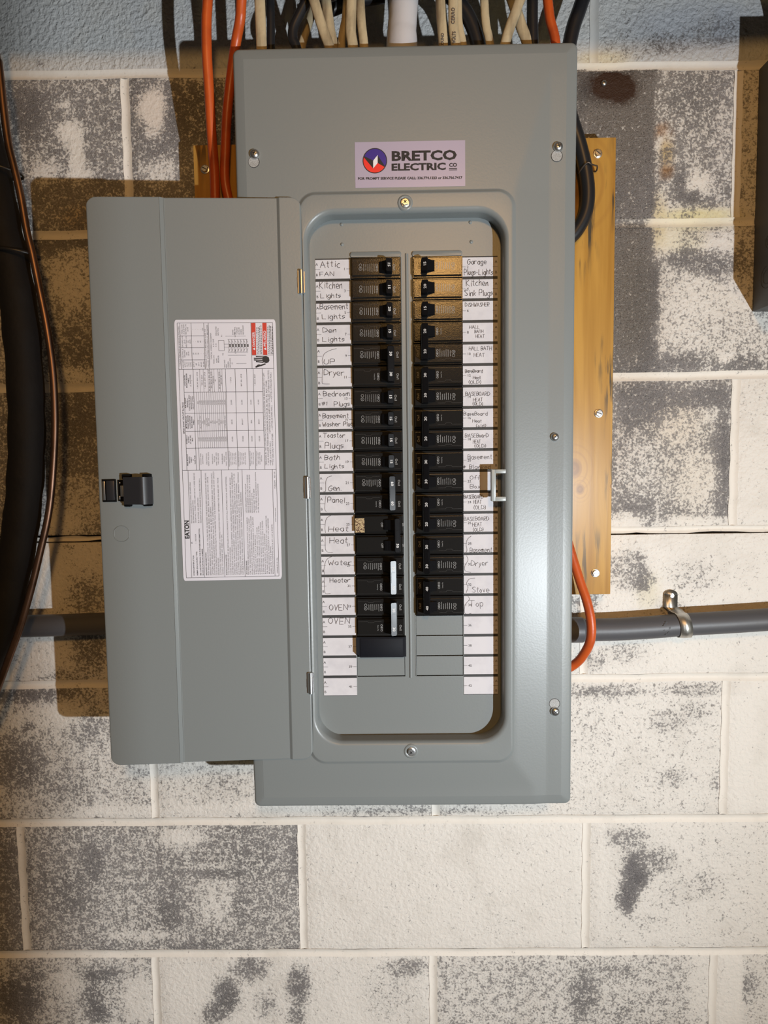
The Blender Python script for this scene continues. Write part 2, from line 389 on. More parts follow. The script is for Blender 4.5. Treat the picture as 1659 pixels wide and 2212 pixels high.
BLOB = [ # px, py, rx, ry, value, (optional tint)
 # top course
 (85,135,14,10,.35),(238,143,9,8,.35),(1400,95,110,28,.45),(1545,70,70,35,.5),(1350,80,60,40,.7),(1370,25,40,40,.8),(1288,60,10,90,1.3),
 # second course, left
 (150,285,26,22,1.0),(165,330,16,45,1.0),(172,375,26,14,1.0),(140,228,12,10,.8),(95,370,35,28,.72),(50,345,30,25,.5),(335,235,32,36,1.3),(330,290,16,14,.85),(345,370,45,30,.66),
 (60,230,40,60,.16),(375,250,25,60,.2),(120,420,120,25,.30),(230,400,40,20,.3),(330,320,30,20,.25),(420,160,90,18,.62),(1318,184,50,36,-.4),(1345,195,30,28,-.4),(160,180,140,12,.45),
 # second course, right
 (1500,395,42,30,.80),(1470,390,16,30,.12),(1490,425,26,14,.10),(1565,300,20,100,.5),(1450,460,30,16,.75),(1550,463,60,10,.95),(1430,305,12,24,.8),(1370,420,30,30,.2),(1430,480,14,60,.72),
 (1500,200,70,45,.33),(1450,350,20,30,.45),(1260,330,20,80,.2),
 # third course, left
 (150,610,45,60,.72),(100,530,50,25,.22),(170,520,60,14,.25),(175,750,50,60,.30),(110,700,30,60,.45),(160,820,60,25,.72),(20,700,30,90,.5),
 # third course, right
 (1440,530,26,45,.9),(1560,525,50,14,.9),(1480,560,50,22,.18),(1540,575,45,25,.25),(1600,560,20,40,.4),(1500,650,60,50,.72),(1590,650,45,50,.72),(1470,720,50,40,.66),(1600,730,60,20,.6),
 (1460,785,70,22,.20),(1600,790,60,20,.25),(1350,780,45,25,.22),(1565,775,18,12,.85),
 # fourth course
 (180,900,60,60,.20),(190,1000,50,60,.30),(170,1090,60,60,.62),(130,1130,40,30,.85),(90,900,20,60,.5),(15,1000,20,100,.35),
 (1400,860,80,30,.16),(1530,860,60,25,.17),(1380,900,50,25,.22),(1540,900,60,18,.62),(1560,1000,16,120,.08),(1470,930,45,35,.62),(1500,1040,50,60,.72),(1430,1030,50,60,.52),(1380,1000,40,60,.55),
 (1370,1095,50,22,.25),(1440,1110,40,18,.4),(1500,1135,80,18,.95),(1350,1130,40,20,.95),(1640,860,40,40,.8),
 # fifth course
 (100,1240,40,60,1.1),(190,1290,40,40,.4),(190,1200,50,30,.85),(195,1400,40,50,.35),(90,1420,50,50,.85),(150,1460,60,15,.5),
 (1370,1230,30,45,.30),(1390,1255,22,25,.22),(1340,1230,40,40,.5),(1500,1245,60,40,.66),(1450,1310,40,25,.66),(1260,1300,40,30,.5),(1350,1410,60,26,.6),(1270,1430,40,25,.55),(1600,1230,40,40,.85),(1500,1420,90,30,.97),
 # sixth course
 (60,1500,120,16,.22),(60,1560,50,22,.7),(40,1650,60,60,.30),(60,1570,12,10,.2),(140,1700,60,40,.45),(190,1570,40,40,.4),(130,1540,50,25,.85),(260,1650,50,60,.62),(420,1680,60,40,.72),(480,1690,50,30,.6),(600,1740,90,16,1.0),(440,1750,70,12,.9),(250,1755,100,12,.9),
 (1300,1495,90,14,.4),(1500,1490,70,12,.45),(1500,1540,40,25,.6),(1440,1560,40,25,.55),(1450,1680,35,22,.55),(1545,1690,12,20,.5),(1545,1580,16,30,.8),(1270,1570,50,50,.72),(1300,1690,60,40,.8),(900,1752,160,10,.5),
 # seventh course
 (200,1860,24,40,.22),(100,1900,50,70,.40),(150,1940,40,40,.33),(370,1960,24,50,.28),(370,1900,30,40,.36),(270,1960,50,50,.50),(470,1940,45,60,.66),(440,1815,22,14,.42),(560,1830,60,40,.38),(520,1950,16,60,.38),
 (600,1880,40,60,.42),(640,1850,14,60,.22),(390,1810,50,20,.85),(480,1890,60,10,.3),(210,2040,40,8,.35),(430,2045,60,8,.30),(300,2020,80,12,.7),(20,1900,30,100,.3),
 (1375,1880,30,45,.0),(1355,1940,22,35,.05),(1350,1810,50,24,.45),(1420,1860,40,30,.45),(1450,1930,40,40,.72),(1520,1910,40,30,.62),(1540,1840,50,30,.8),(1300,1900,14,120,.95),(1390,1990,50,20,.72),
 (1120,1830,30,20,.85),(1080,2000,60,30,.85),(1240,1950,20,60,.88),
 # eighth course
 (40,2160,50,50,.15),(60,2100,40,30,.4),(215,2105,60,14,.25),(200,2160,22,40,.30),(215,2190,20,20,.2),(150,2120,30,30,.8),(300,2160,30,50,.9),
 (490,2150,30,40,.20),(540,2090,40,30,.32),(460,2190,30,25,.3),(645,2130,26,45,.25),(640,2195,20,20,.3),(575,2170,30,30,.55),(760,2180,40,60,1.0),(840,2150,60,50,.7),(880,2090,50,20,.4),(400,2140,40,60,1.0),
 (1000,2120,60,40,.62),(1120,2120,70,40,.56),(1260,2150,30,60,.34),(1330,2100,50,14,.45),(1450,2140,40,60,.6),(1350,2190,40,20,.5),(1620,2130,16,30,.4),(1520,2120,30,90,.85)]
TINT = [ # px, py, rx, ry, colour, weight
 (640,-60,900,150,GREYP,1.0),(1500,60,150,60,(.40,.42,.46),.9),(1300,130,60,20,(.72,.62,.40),.7),(1510,470,90,22,(.74,.66,.34),.9),(1420,480,20,60,(.70,.58,.30),.7),(1440,330,16,30,(.55,.38,.12),.8),
 (1440,370,14,16,(.35,.16,.04),.9),(1428,280,10,16,(.35,.16,.04),.9),(1470,520,50,30,(.76,.70,.46),.5),(180,470,50,30,(.50,.34,.12),.6),(335,230,60,60,(.74,.66,.58),.8),(1450,900,60,60,(.75,.64,.50),.5),
 (1490,1000,70,120,(.76,.68,.56),.5),(1400,1280,25,40,(.74,.68,.50),.6),(1330,490,60,14,(.22,.16,.11),.95),(1330,700,100,300,(.5,.42,.34),.5)]
BARE = [(1330,200,110,190,(.150,.130,.112),.9),(1360,640,60,160,(.135,.118,.100),.9),(1318,184,50,34,(.050,.022,.011),1.0),(1345,198,28,26,(.050,.022,.011),1.0),(1436,290,16,24,(.20,.09,.02),.8),(1440,370,16,14,(.22,.10,.02),.8),
 (450,240,70,90,(.075,.066,.058),.8)]  # this dark patch puts the shadow left of the panel into the block colour
def to_px(p):
    d = Vector(p)-CAM; z = d.dot(FWD); return (W/2+F*d.dot(RGT)/z, H/2-F*d.dot(UP)/z)
# the stains, worn patches and painted shadow are fixed on the wall: their photo measurements become metres once, here
def fix(e):
    c = at(e[0], e[1]); k = (at(e[0]+e[2], e[1])-c).length; l = (at(e[0], e[1]+e[3])-c).length
    return (c.x, c.z, k, l)+tuple(e[4:])
BLOB = [fix(e) for e in BLOB]; TINT = [fix(e) for e in TINT]; BARE = [fix(e) for e in BARE]
BASE = [[(at(min(a, 2600), 161+320*max(r-0.5, 0)).x, v) for a, v in row] for r, row in enumerate(COVER)]
def gw(e, x, z):
    d = ((x-e[0])/e[2])**2+((z-e[1])/e[3])**2
    return math.exp(-d*d*0.8) if d < 3 else 0.0
def surf(r, x, z):
    v = [b for a, b in BASE[r] if x <= a]; c = v[0] if v else BASE[r][-1][1]
    for e in BLOB:
        w = gw(e, x, z)
        if w > .002: c = c*(1-w)+e[4]*w
    t = Vector(CREAM) if r > 0 else Vector(GREYP)
    for e in TINT:
        w = gw(e, x, z)*e[5]
        if w > .002: t = t.lerp(Vector(e[4]), w)
    bb = Vector((.170, .160, .162))
    for e in BARE:
        w = gw(e, x, z)*e[5]
        if w > .002: bb = bb.lerp(Vector(e[4]), w)
    return c, t, bb
def set_attrs(me, data, sm):
    n = len(me.vertices)
    a = me.attributes.new('cover', 'FLOAT', 'POINT'); a.data.foreach_set('value', [d[0] for d in data])
    for nm, k in (('tint', 1), ('bare', 2)):
        a = me.attributes.new(nm, 'FLOAT_COLOR', 'POINT'); a.data.foreach_set('color', [q for d in data for q in (*d[k], 1.0)])
    a = me.attributes.new('smooth', 'FLOAT', 'POINT'); a.data.foreach_set('value', sm)

JW = 0.0105
wall = MB()
wall.box(-1.3, 1.3, 0.016, 0.20, 0.0, 2.36, 1)
wd_, ws_ = [], []
core_n = len(wall.v)
def strip_h(r, x0, x1):
    """one horizontal joint: a shallow tooled channel, slightly wavy"""
    n = 90; prof = [(-0.5, 0.0004), (-0.40, 0.0008), (-0.2, 0.0022), (0.05, 0.0026), (0.3, 0.0016), (0.42, 0.0006), (0.5, 0.0003)]
    rows = []
    for i in range(n+1):
        x = x0+(x1-x0)*i/n; zc = jz(r, x)+0.0005*math.sin(x*37+r)+random.uniform(-.0003, .0003)
        row = []
        for q, (o, y) in enumerate(prof):
            gap = 0.0; wj = JW+0.0012
            if r == 4:
                left, right = x < -0.30, x > 0.27
                if right or left: gap = (0.0030+0.0008*math.sin(x*60)+0.0004*math.sin(x*230))*(0.5-o)
                if left: gap -= (0.0024+0.0008*math.sin(x*90+1))*(o+0.5)
            row.append((x, y, zc+o*wj+gap+(0.0 if not (r == 4 and gap) else 0.0)))
        rows.append(row)
    m = len(prof)
    wall.add([p for rw in rows for p in rw], [(i*m+k, (i+1)*m+k, (i+1)*m+k+1, i*m+k+1) for i in range(n) for k in range(m-1)], 0)
for r in range(0, 9): strip_h(r, -0.75, 0.80)
def vx(r, k, z):
    px, py = VJ[r][k]; return at(px, py).x
for r in range(8):
    for k in range(len(VJ[r])):
        xv = vx(r, k, 0)
        if not -0.75 < xv < 0.8: continue
        za, zb = jz(r+1, xv)+JW/2, jz(r, xv)-JW/2; n = 20; prof = [(-0.5, 0.0004), (-0.25, 0.0018), (0.0, 0.0024), (0.25, 0.0018), (0.5, 0.0004)]; m = len(prof)
        vs = [(xv+o*(JW+0.0012)+0.0005*math.sin(i*1.3+k)+random.uniform(-.0003, .0003), y, za+(zb-za)*i/n) for i in range(n+1) for o, y in prof]
        wall.add(vs, [(i*m+q, i*m+q+1, (i+1)*m+q+1, (i+1)*m+q) for i in range(n) for q in range(m-1)], 0)
wo = wall.build('wall_back', [M['wall'], M['mortardeep']], smooth=50, recalc=False)
tag(wo, 'painted concrete block wall behind the breaker panel', kind='structure')
data, sm = [], []
for v in wo.data.vertices:
    x, _, z = v.co
    r = 0
    while r < 7 and z < jz(r+1, x): r += 1
    c, t, bb = surf(r, x, z)
    t = t.lerp(Vector((.82, .77, .69)), 0.5 if z < jz(1, x)+.012 else 0.12)
    unp = -0.02 < (1418-to_px((x, 0, z))[0])/1400 < 0.14 and 150 < to_px((x, 0, z))[1] < 800
    data.append((0.86+0.24*max(0, min(1, c)) - (0.62 if unp and c < .2 else 0) if r > 0 or z < jz(1, x)+.02 else 1.3, t, bb)); sm.append(0.12 if abs(z-jz(1, x)) < .02 else 0.10)
set_attrs(wo.data, data, sm)
BL = 0
for r in range(8):
    xs = [vx(r, k, 0) for k in range(len(VJ[r]))]
    xs = [xs[0]-0.406]+xs+[xs[-1]+0.406]
    for a, c in zip(xs, xs[1:]):
        if c < -0.72 or a > 0.78: continue
        x0, x1 = a+JW/2, c-JW/2; nx, nz = 48, 24; mb = MB(); vs = []
        for j in range(nz+1):
            for i in range(nx+1):
                x = x0+(x1-x0)*i/nx; zb_, zt_ = jz(r+1, x)+JW/2, jz(r, x)-JW/2
                e = min(i, nx-i, 99), min(j, nz-j, 99); y = 0.0012 if min(e) == 0 else 0.0
                vs.append((x, y+random.uniform(-.0002, .0002), zb_+(zt_-zb_)*j/nz))
        mb.add(vs, [(j*(nx+1)+i, j*(nx+1)+i+1, (j+1)*(nx+1)+i+1, (j+1)*(nx+1)+i) for j in range(nz) for i in range(nx)])
        ring = [i for i in range(nx)]+[j*(nx+1)+nx for j in range(nz)]+[nz*(nx+1)+i for i in range(nx, 0, -1)]+[j*(nx+1) for j in range(nz, 0, -1)]
        nb = len(ring); base = len(mb.v)
        mb.v.extend([(mb.v[i][0], 0.016, mb.v[i][2]) for i in ring])
        for i in range(nb):
            j = (i+1) % nb; mb.f.append([ring[j], ring[i], base+i, base+j]); mb.m.append(0)
        o = mb.build('concrete_block', M['wall'], wo, smooth=40, recalc=False)
        dat = [surf(r, q[0], q[2]) for q in mb.v]
        set_attrs(o.data, dat, [(1.0 if r == 0 else 0.45)]*len(mb.v)); BL += 1
for nm, bx, mt in (('floor', (-1.3, 1.3, -2.6, 0.2, -0.05, 0.0), M['floor']), ('ceiling', (-1.3, 1.3, -2.6, 0.2, 2.36, 2.42), M['ceil'])):
    b = MB(); b.box(*bx); tag(b.build(nm, mt), kind='structure')

b = MB(); b.box(0.560, 0.634, -1.24, -1.20, 0.0, 2.36, 0, .002); tag(b.build('light_blocker_1', M['ceil']), kind='structure')   # added unseen post, blocks the work light along the wall's left edge
b = MB(); b.box(-1.28, 1.28, -.215, -.177, 2.002, 2.36, 0, .002); tag(b.build('light_blocker_2', M['ceil']), kind='structure')   # added unseen joist, keeps the ceiling bulb off the top course

# ------------------------------------------------------------------ fasteners
def hex_screw(name, parent, c, r, slot=True, ang=0.6, mt=None):
    b = MB(); b.lathe([(r*1.0, 0), (r*1.0, r*.14), (r*.86, r*.2), (r*.80, r*.2)], c, 24)
    hx = []
    for rr, d in ((.80, .16), (.80, .55), (.70, .68), (.0001, .70)):
        hx.append([(c[0]+r*rr*math.cos(math.pi/3*k+ang), c[1]-r*d, c[2]+r*rr*math.sin(math.pi/3*k+ang)) for k in range(6)])
    b.loft(hx, 0)
    if slot:
        d = Vector((math.cos(ang-.9), 0, math.sin(ang-.9))); n = Vector((-d.z, 0, d.x)); C = Vector(c)-Vector((0, r*.705, 0))
        b.add([C+d*r*.62+n*r*.10, C-d*r*.62+n*r*.10, C-d*r*.62-n*r*.10, C+d*r*.62-n*r*.10], [(0,1,2,3)], 1)
    return b.build(name, [mt or M['zinc'], M['slot']], parent, smooth=35)
def pan_screw(name, parent, c, r, ang=0.5):
    b = MB(); b.lathe([(r*1.0, 0), (r*1.0, r*.18), (r*.93, r*.42), (r*.74, r*.66), (r*.45, r*.80), (r*.15, r*.85), (.00001, r*.85)], c, 24)
    for q in (0, math.pi/2):
        d = Vector((math.cos(ang+q), 0, math.sin(ang+q))); n = Vector((-d.z, 0, d.x)); C = Vector(c)-Vector((0, r*.86, 0))
        b.add([C+d*r*.48+n*r*.09, C-d*r*.48+n*r*.09, C-d*r*.48-n*r*.09, C+d*r*.48-n*r*.09], [(0,1,2,3)], 1)
    return b.build(name, [M['zinc'], M['slot']], parent, smooth=40)

# ------------------------------------------------------------------ backing board
YB = -0.038
bx0, bx1 = X(418, 360, YB), avg(X(1328, 320, YB), X(1322, 1250, YB)); bz0 = Z(1300, 1284, YB); bz1 = avg(Z(460, 318, YB), Z(1300, 291, YB))
b = MB(); b.box(bx0, bx1, YB, -0.001, bz0, bz1, 0, 0.0012)
board = b.build('backing_board', M['wood'], smooth=40)
tag(board, 'yellow varnished wooden backing board fixed to the block wall behind the grey panel', 'board')
for px, py, a in ((443, 366, .4), (1291, 332, .2), (1293, 893, .5), (1286, 1238, .9)):
    p = at(px, py, YB); hex_screw('screw', board, (p.x, YB, p.z), 0.0056, True, a)

# ------------------------------------------------------------------ electrical panel
YC, YD = -0.127, -0.1066          # cover front, dead front
panel = empty('electrical_panel', (0, 0, 0))
tag(panel, 'grey steel breaker panel with its door swung open on the block wall', 'breaker panel')
cx0, cx1, cz0, cz1 = -0.1757, 0.2162, 1.45-0.4302, 1.45+0.4660
# enclosure: open-fronted steel box behind the cover
b = MB(); e0, e1, f0, f1 = cx0+.006, cx1-.006, cz0+.006, cz1-.006; yb_, yf_ = YB-0.0006, YC+0.006
for q in ((e0, e1, yb_-.002, yb_, f0, f1), (e0, e0+.0015, yf_, yb_, f0, f1), (e1-.0015, e1, yf_, yb_, f0, f1), (e0, e1, yf_, yb_, f0, f0+.0015), (e0, e1, yf_, yb_, f1-.0015, f1)): b.box(*q)
b.build('enclosure', M['enclosure'], panel)
# embossed frame round the opening
YF = YC-0.0024
fx0, fx1 = X(656, 500, YF), avg(X(1113, 600, YC), X(1112, 1500, YC)); fz0, fz1 = Z(900, 1648, YC), Z(880, 412, YC)
fx0 = avg(X(652, 500, YC), X(672, 1500, YC))-0.004
ox0, ox1 = avg(X(665, 560, YF), X(684, 1500, YF)), avg(X(1091, 560, YF), X(1087, 1480, YF)); oz0, oz1 = Z(880, 1602, YF), Z(880, 458, YF)
xcrease = avg(X(1188, 300, YC), X(1182, 1400, YC))
zt_a, zt_b = Z(1188, 155, YC), fz1
def drop(x, z):
    t = max(0.0, min(1.0, (zt_a-z)/(zt_a-zt_b))); xd = xcrease+(fx1-xcrease)*t
    dx = max(0.0, min(x, xcrease)-xd)*0.105
    dz = max(0.0, min(fz0-z, 0.034))*0.075
    return max(dx, dz)
b = MB(); RIM = 0.0125
def rl(ins, r, y):
    L0 = rrect(cx0+ins, cx1-ins, cz0+ins, cz1-ins, r, 0.0, 6); L = []
    for a, c in zip(L0, L0[1:]+L0[:1]):
        k = 90 if math.hypot(c[0]-a[0], c[2]-a[2]) > .1 else 1
        L += [(a[0]+(c[0]-a[0])*i/k, 0.0, a[2]+(c[2]-a[2])*i/k) for i in range(k)]
    return [(x, y+drop(x, z), z) for x, _, z in L]
b.loft([rl(0.0, .0075, YC+.020), rl(0.0, .0075, YC+.0042), rl(.0004, .0072, YC+.0030), rl(.0014, .0064, YC+.0020), rl(.0030, .005, YC+.0014), rl(RIM-.001, .001, YC+.0002), rl(RIM, .0008, YC)])
gx = sorted(set([cx0+RIM, cx1-RIM]+[cx0+RIM+(cx1-cx0-2*RIM)*i/96 for i in range(97)]+[fx0+.004, fx1-.004, xcrease, fx0+.009, fx1-.009]))
gz = sorted(set([cz0+RIM, cz1-RIM]+[cz0+RIM+(cz1-cz0-2*RIM)*i/200 for i in range(201)]+[fz0+.018, fz1-.018]))
vid = [(x, YC+drop(x, z), z) for z in gz for x in gx]; nx = len(gx); fs = []
for j in range(len(gz)-1):
    for i in range(nx-1):
        xm, zm = (gx[i]+gx[i+1])/2, (gz[j]+gz[j+1])/2
        if fx0+.009 < xm < fx1-.009 and fz0+.018 < zm < fz1-.018: continue
        fs.append((j*nx+i, j*nx+i+1, (j+1)*nx+i+1, (j+1)*nx+i))
b.add(vid, fs)
fr, orad = 0.021, 0.031
def fl(t, y): return rrect(fx0+t, fx1-t, fz0+t, fz1-t, max(fr-t, .001), y, 12)
def ol(t, y): return rrect(ox0-t, ox1+t, oz0-t, oz1+t, orad+t, y, 12)
LR = 0.0062
lip = [ol(LR*(1-math.sin(a)) , YF+LR*(1-math.cos(a))) for a in [math.radians(q) for q in (0, 15, 30, 45, 60, 75, 90)]]
b.loft([fl(-.0012, YC+.0004), fl(-.0006, YC-.0001), fl(0, YC-.0002), fl(.0006, YC-.0005), fl(.0030, YF+.0003), fl(.0035, YF+.00006), fl(.0041, YF), fl(.0052, YF)]+lip+[ol(0, YD+.0015)])
cover = b.build('cover', M['steel'], panel, smooth=30, recalc=True)
# raised rings round the two centre screws, cover screws and keyholes
for px, py in ((875, 438), (888, 1623)):
    p = at(px, py, YF); b = MB()
    b.lathe([(.0092, -.0003), (.0085, .0005), (.0074, .0012), (.0062, .0010), (.0052, .0002), (.0001, .0002)], (p.x, YF, p.z), 28)
    b.build('screw_boss', M['steel'], panel, smooth=60); hex_screw('cover_screw', panel, (p.x, YF-.0003, p.z), .0052, False, .3)
    q = MB(); C = Vector((p.x, YF-.0003-.00372, p.z))
    for a in (.7, 2.27):
        d = Vector((math.cos(a), 0, math.sin(a))); n = Vector((-d.z, 0, d.x)); q.add([C+d*.0022+n*.0005, C-d*.0022+n*.0005, C-d*.0022-n*.0005, C+d*.0022-n*.0005], [(0,1,2,3)])
    q.build('screw_slot', M['slot'], panel)
for px, py, kx, ky, ang in ((550.5, 334, 548.5, 350, 1.2), (1205, 318, 1203, 337, .3), (1198, 944, None, None, .8), (1198.5, 1536, 1198, 1520, .7)):
    yl = YC+drop(X(px, py, YC), Z(px, py, YC)); p = at(px, py, yl)
    if kx:
        k = at(kx, ky, yl); b = MB(); b.lathe([(.0066, .0001), (.0062, .0003), (.0001, .0003)], (k.x, yl, k.z), 28, 0); b.lathe([(.0060, .0004), (.0001, .0004)], (k.x-.0002, yl, k.z), 28, 1)
        b.build('keyhole', [M['slot'], M['flange']], panel)
    pan_screw('cover_screw', panel, (p.x, yl-.0003, p.z), .0056 if kx else .0050, ang)

# dead front (recessed plate) with two breaker columns
def zrow(n): return 1.45+0.22422-0.0254*((n-1)//2)
P25 = 0.0127
lx0, lx1 = avg(X(757, 578, YD), X(770, 1400, YD)), avg(X(866, 578, YD), X(876, 1400, YD))
rx0, rx1 = avg(X(889.5, 578, YD), X(897.5, 1300, YD)), avg(X(998.5, 578, YD), X(1000.5, 1300, YD))
b = MB()
zT, zL, zR = zrow(1)+P25, zrow(37)-P25, zrow(34)-P25
Zlo, Zhi = oz0-.012, oz1+.012; Xl, Xr = ox0-.010, ox1+.010
def plate(x0, x1, z0, z1): b.box(x0, x1, YD, YD+.0012, z0, z1)
plate(Xl, Xr, zT+.0005, Zhi); plate(Xl, lx0, Zlo, zT+.0005); plate(rx1, Xr, Zlo, zT+.0005); plate(lx1, rx0, Zlo, zT+.0005)
zk = zrow(39)-P25
plate(lx0, lx1, Zlo, zk-.0004); plate(rx0, rx1, Zlo, zk-.0004)
b.box(lx0, lx1, YD+.006, YD+.007, zk-.01, zT, 1); b.box(rx0, rx1, YD+.006, YD+.007, zk-.01, zT, 1)
# scooped lips over the two columns, centre bead, rolled edges
for a, c in ((lx0, lx1), (rx0, rx1)):
    z0, z1 = zT+.0003, zT+.0066
    b.loft([rrect(a-.0006, c+.0004, z0, z1+.0006, .003, YD+.0004, 4), rrect(a-.0002, c, z0, z1, .0028, YD-.0012, 4), rrect(a+.0006, c-.0006, z0, z1-.0014, .002, YD-.0020, 4)], 0, False, True)
xm = (lx1+rx0)/2+.0002
b.tube([(xm, YD+.0006, zT+.004), (xm, YD+.0006, zk-.002)], .0021, 12)
for xx, sgn in ((lx0, 1), (lx1, -1), (rx0, 1), (rx1, -1)):
    b.tube([(xx, YD-.0001, zT), (xx, YD-.0001, zk)], .0006, 8)
for px, py in ((738, 485), (1016, 480.5), (739, 528), (1018, 522.5)):       # small pressed dimples
    p = at(px, py, YD); b.lathe([(.0022, -.0002), (.0019, .0006), (.0012, .0011), (.0001, .0012)], (p.x, YD, p.z), 14)
dead = b.build('dead_front', [M['steel'], M['hole']], panel, smooth=35)
for a, c, rows in ((lx0, lx1, (39,)), (rx0, rx1, (36, 38, 40))):
    for n in rows:
        b = MB(); b.frust(a+.0008, c-.0009, zrow(n)-P25+.0006, zrow(n)+P25-.0004, YD+.003, YD, .0002); b.build('knockout_tab', M['steel'], panel)

# directory cards
CL0, CL1, CR0, CR1 = -0.08817, -0.04689, 0.08628, 0.12812
YK = YD-.0006
UX, VZ = (1, 0, 0), (0, 0, 1)
pp = lambda px, py: at(px, py, YK-.0003)
HW = {  # card: list of (text, x0, x1, baseline, cap height) in photo pixels
1:[('Attic',692,734,577.5,13),('FAN',691,721,596.5,9)],3:[('Kitchen',690,739,623.5,14),('Lights',693,736,643.5,9)],5:[('Basement',691,751.5,668.5,12),('Lights',696,745,689,10)],
7:[('Den',697.5,726,718,9.5),('Lights',697,744,738,9.5)],9:[('UP',700,723,786,9.5)],11:[('Dryer',700,743,811,12)],13:[('Bedroom',699,755,856,10),('#1',695,706,875,7),('Plugs',722,755,877.5,10)],
15:[('Basement',697.5,753,903.5,10),('Washer Plug',697,762,921,9)],17:[('Toastor',697.5,745,946,10),('Plugs',702,742,968.5,12)],19:[('Bath',701,734,993.5,10),('Lights',701.5,743,1012,9)],
21:[('Gen.',709.5,737,1060,11)],23:[('Panel',708,744,1086,11)],25:[('Heat',710,752,1148,11)],27:[('Heat',712,750.5,1173.5,12)],29:[('Water',709.5,759.5,1220.5,10)],31:[('Heater',712.5,756.5,1258.5,9.5)],
33:[('OVEN',712,750.5,1318.5,12)],35:[('OVEN',710,755,1348,13)],
2:[('Garage',1009.5,1050,570.5,10),('Plugs-Lights',1003,1065,594,12)],4:[('Kitchen',1007,1054.5,618,13),('Sink Plugs',1004,1064,639,12)],6:[('DiSHWASHER',1005,1056.5,662.5,8)],
8:[('HALL',1014,1035.5,710,6.5),('BATH',1025.5,1044,719,6.5),('HEAT',1028,1046.5,730,7)],10:[('HALL BATH',1013,1062,757,8),('HEAT',1024,1046.5,771,8)],
12:[('BaseBoard',1005,1042,805,7),('Heat',1022,1038.5,819,6.5),('(OLD)',1012,1038.5,829,7)],14:[('BASEBOARD',1006,1058,855,8),('HEAT',1022.5,1043,867,7.5),('(OLD)',1021,1043,876,6.5)],
16:[('BaseBoard',1002,1053,898,7.5),('Heat',1021,1040,912.5,6),('(old)',1028,1049,923,6.5)],18:[('BASEBoarD',1005,1055,945,8),('HEAT',1022,1038.5,958,8),('(OLD)',1025,1049,967,7)],
20:[('Basement',1011,1062.5,992,9.5),('* Blanked',1000,1059,1013.5,9)],22:[('Off',1015.5,1037,1036,8),('Box',1015.5,1037,1055,8.5)],24:[('BASEBOARD',1002.5,1044,1077.5,8),('HEAT',1023,1040,1088,8),('(OLD)',1023,1049,1100,8)],
26:[('BASEBOARD',1003,1056,1125,8),('HEAT',1021,1041,1137.5,8),('(OLD)',1021.5,1044,1147.5,7)],28:[('Basement',1015.5,1062.5,1193,9.5)],30:[('Dryer',1018,1054,1222,11)],32:[('Stove',1020,1056,1280,12)],34:[('Top',1014,1044,1310,13)]}
BR = {9:[(727,843-90),(713,757),(701,764),(697,774),(696.5,783),(699,790.5)],11:[(697,796),(696,825),(699,829),(712,829.5)],21:[(716.5,1028),(708,1031.5),(704,1040),(703.5,1060),(699,1062)],23:[(704,1071),(701.5,1098),(705,1105.5)],
25:[(715.5,1113),(705,1121),(702,1140),(703.5,1151)],27:[(703,1157),(704,1189),(719,1194)],29:[(718,1202),(705,1210),(700,1231),(702,1243)],31:[(701,1248),(702,1280),(714,1282)],
28:[(1018,1158),(1010,1165),(1007,1177),(1009,1189),(1003.5,1197)],30:[(1008,1200.5),(1011,1210),(1004.5,1222),(1005,1233),(1017,1236.5)],32:[(1026,1249),(1014,1251),(1008,1260),(1011,1269),(1007,1280.5)],34:[(1011,1288),(1014,1295),(1005,1307),(1003.5,1322),(1008,1326.5),(1018,1325)]}
for n in range(1, 43):
    L_ = n % 2 == 1; a, c = (CL0, CL1) if L_ else (CR0, CR1); z = zrow(n); b = MB()
    b.box(a, c, YK, YD-.0001, z-.0110, z+.0110, 0)
    top = .0016 if n > 2 else .0014
    b.box(a, c, YK+.0001, YD-.0001, z+.0110, z+.0127+(0 if n > 2 else -.0003), 1); b.box(a, c, YK+.0001, YD-.0001, z-.0127+(0 if n < 41 else .0010), z-.0110, 1)
    card = b.build('circuit_label', [M['card'], M['bar']], panel)
    t = MB(); yk = YK-.0002
    s = 1 if L_ else -1; oe = a if L_ else c; ie = c if L_ else a
    ribbon(t, [(oe, yk, z), (oe+s*.0056, yk, z)], .00032, None); ribbon(t, [(ie, yk, z), (ie-s*.0042, yk, z)], .00032, None)
    xa = oe+s*.0018
    text(t, 'A', (xa, yk, z+.0042), UX, VZ, .0030, align='c' if True else 'l'); text(t, 'B', (xa, yk, z-.0080), UX, VZ, .0030, align='c')
    text(t, str(n), (ie-s*.0054, yk, z-.0015), UX, VZ, .0030, align='r' if L_ else 'l')
    for s_, x0, x1, yb, hh in HW.get(n, []):
        o_ = pp(x0, yb); e_ = pp(x1, yb)
        thin = (not L_) and n >= 6
        hand(t, s_, o_, UX, VZ, (pp(x0, yb-hh)-o_).length, e_.x-o_.x, .00042 if thin else .00052, 2 if thin else 1)
    if n in BR: ribbon(t, catmull([pp(*q) for q in BR[n]], 5), .00040, None, 2)
    t.build('lettering', [M['ink'], M['pen'], M['pencil']], card, recalc=False)

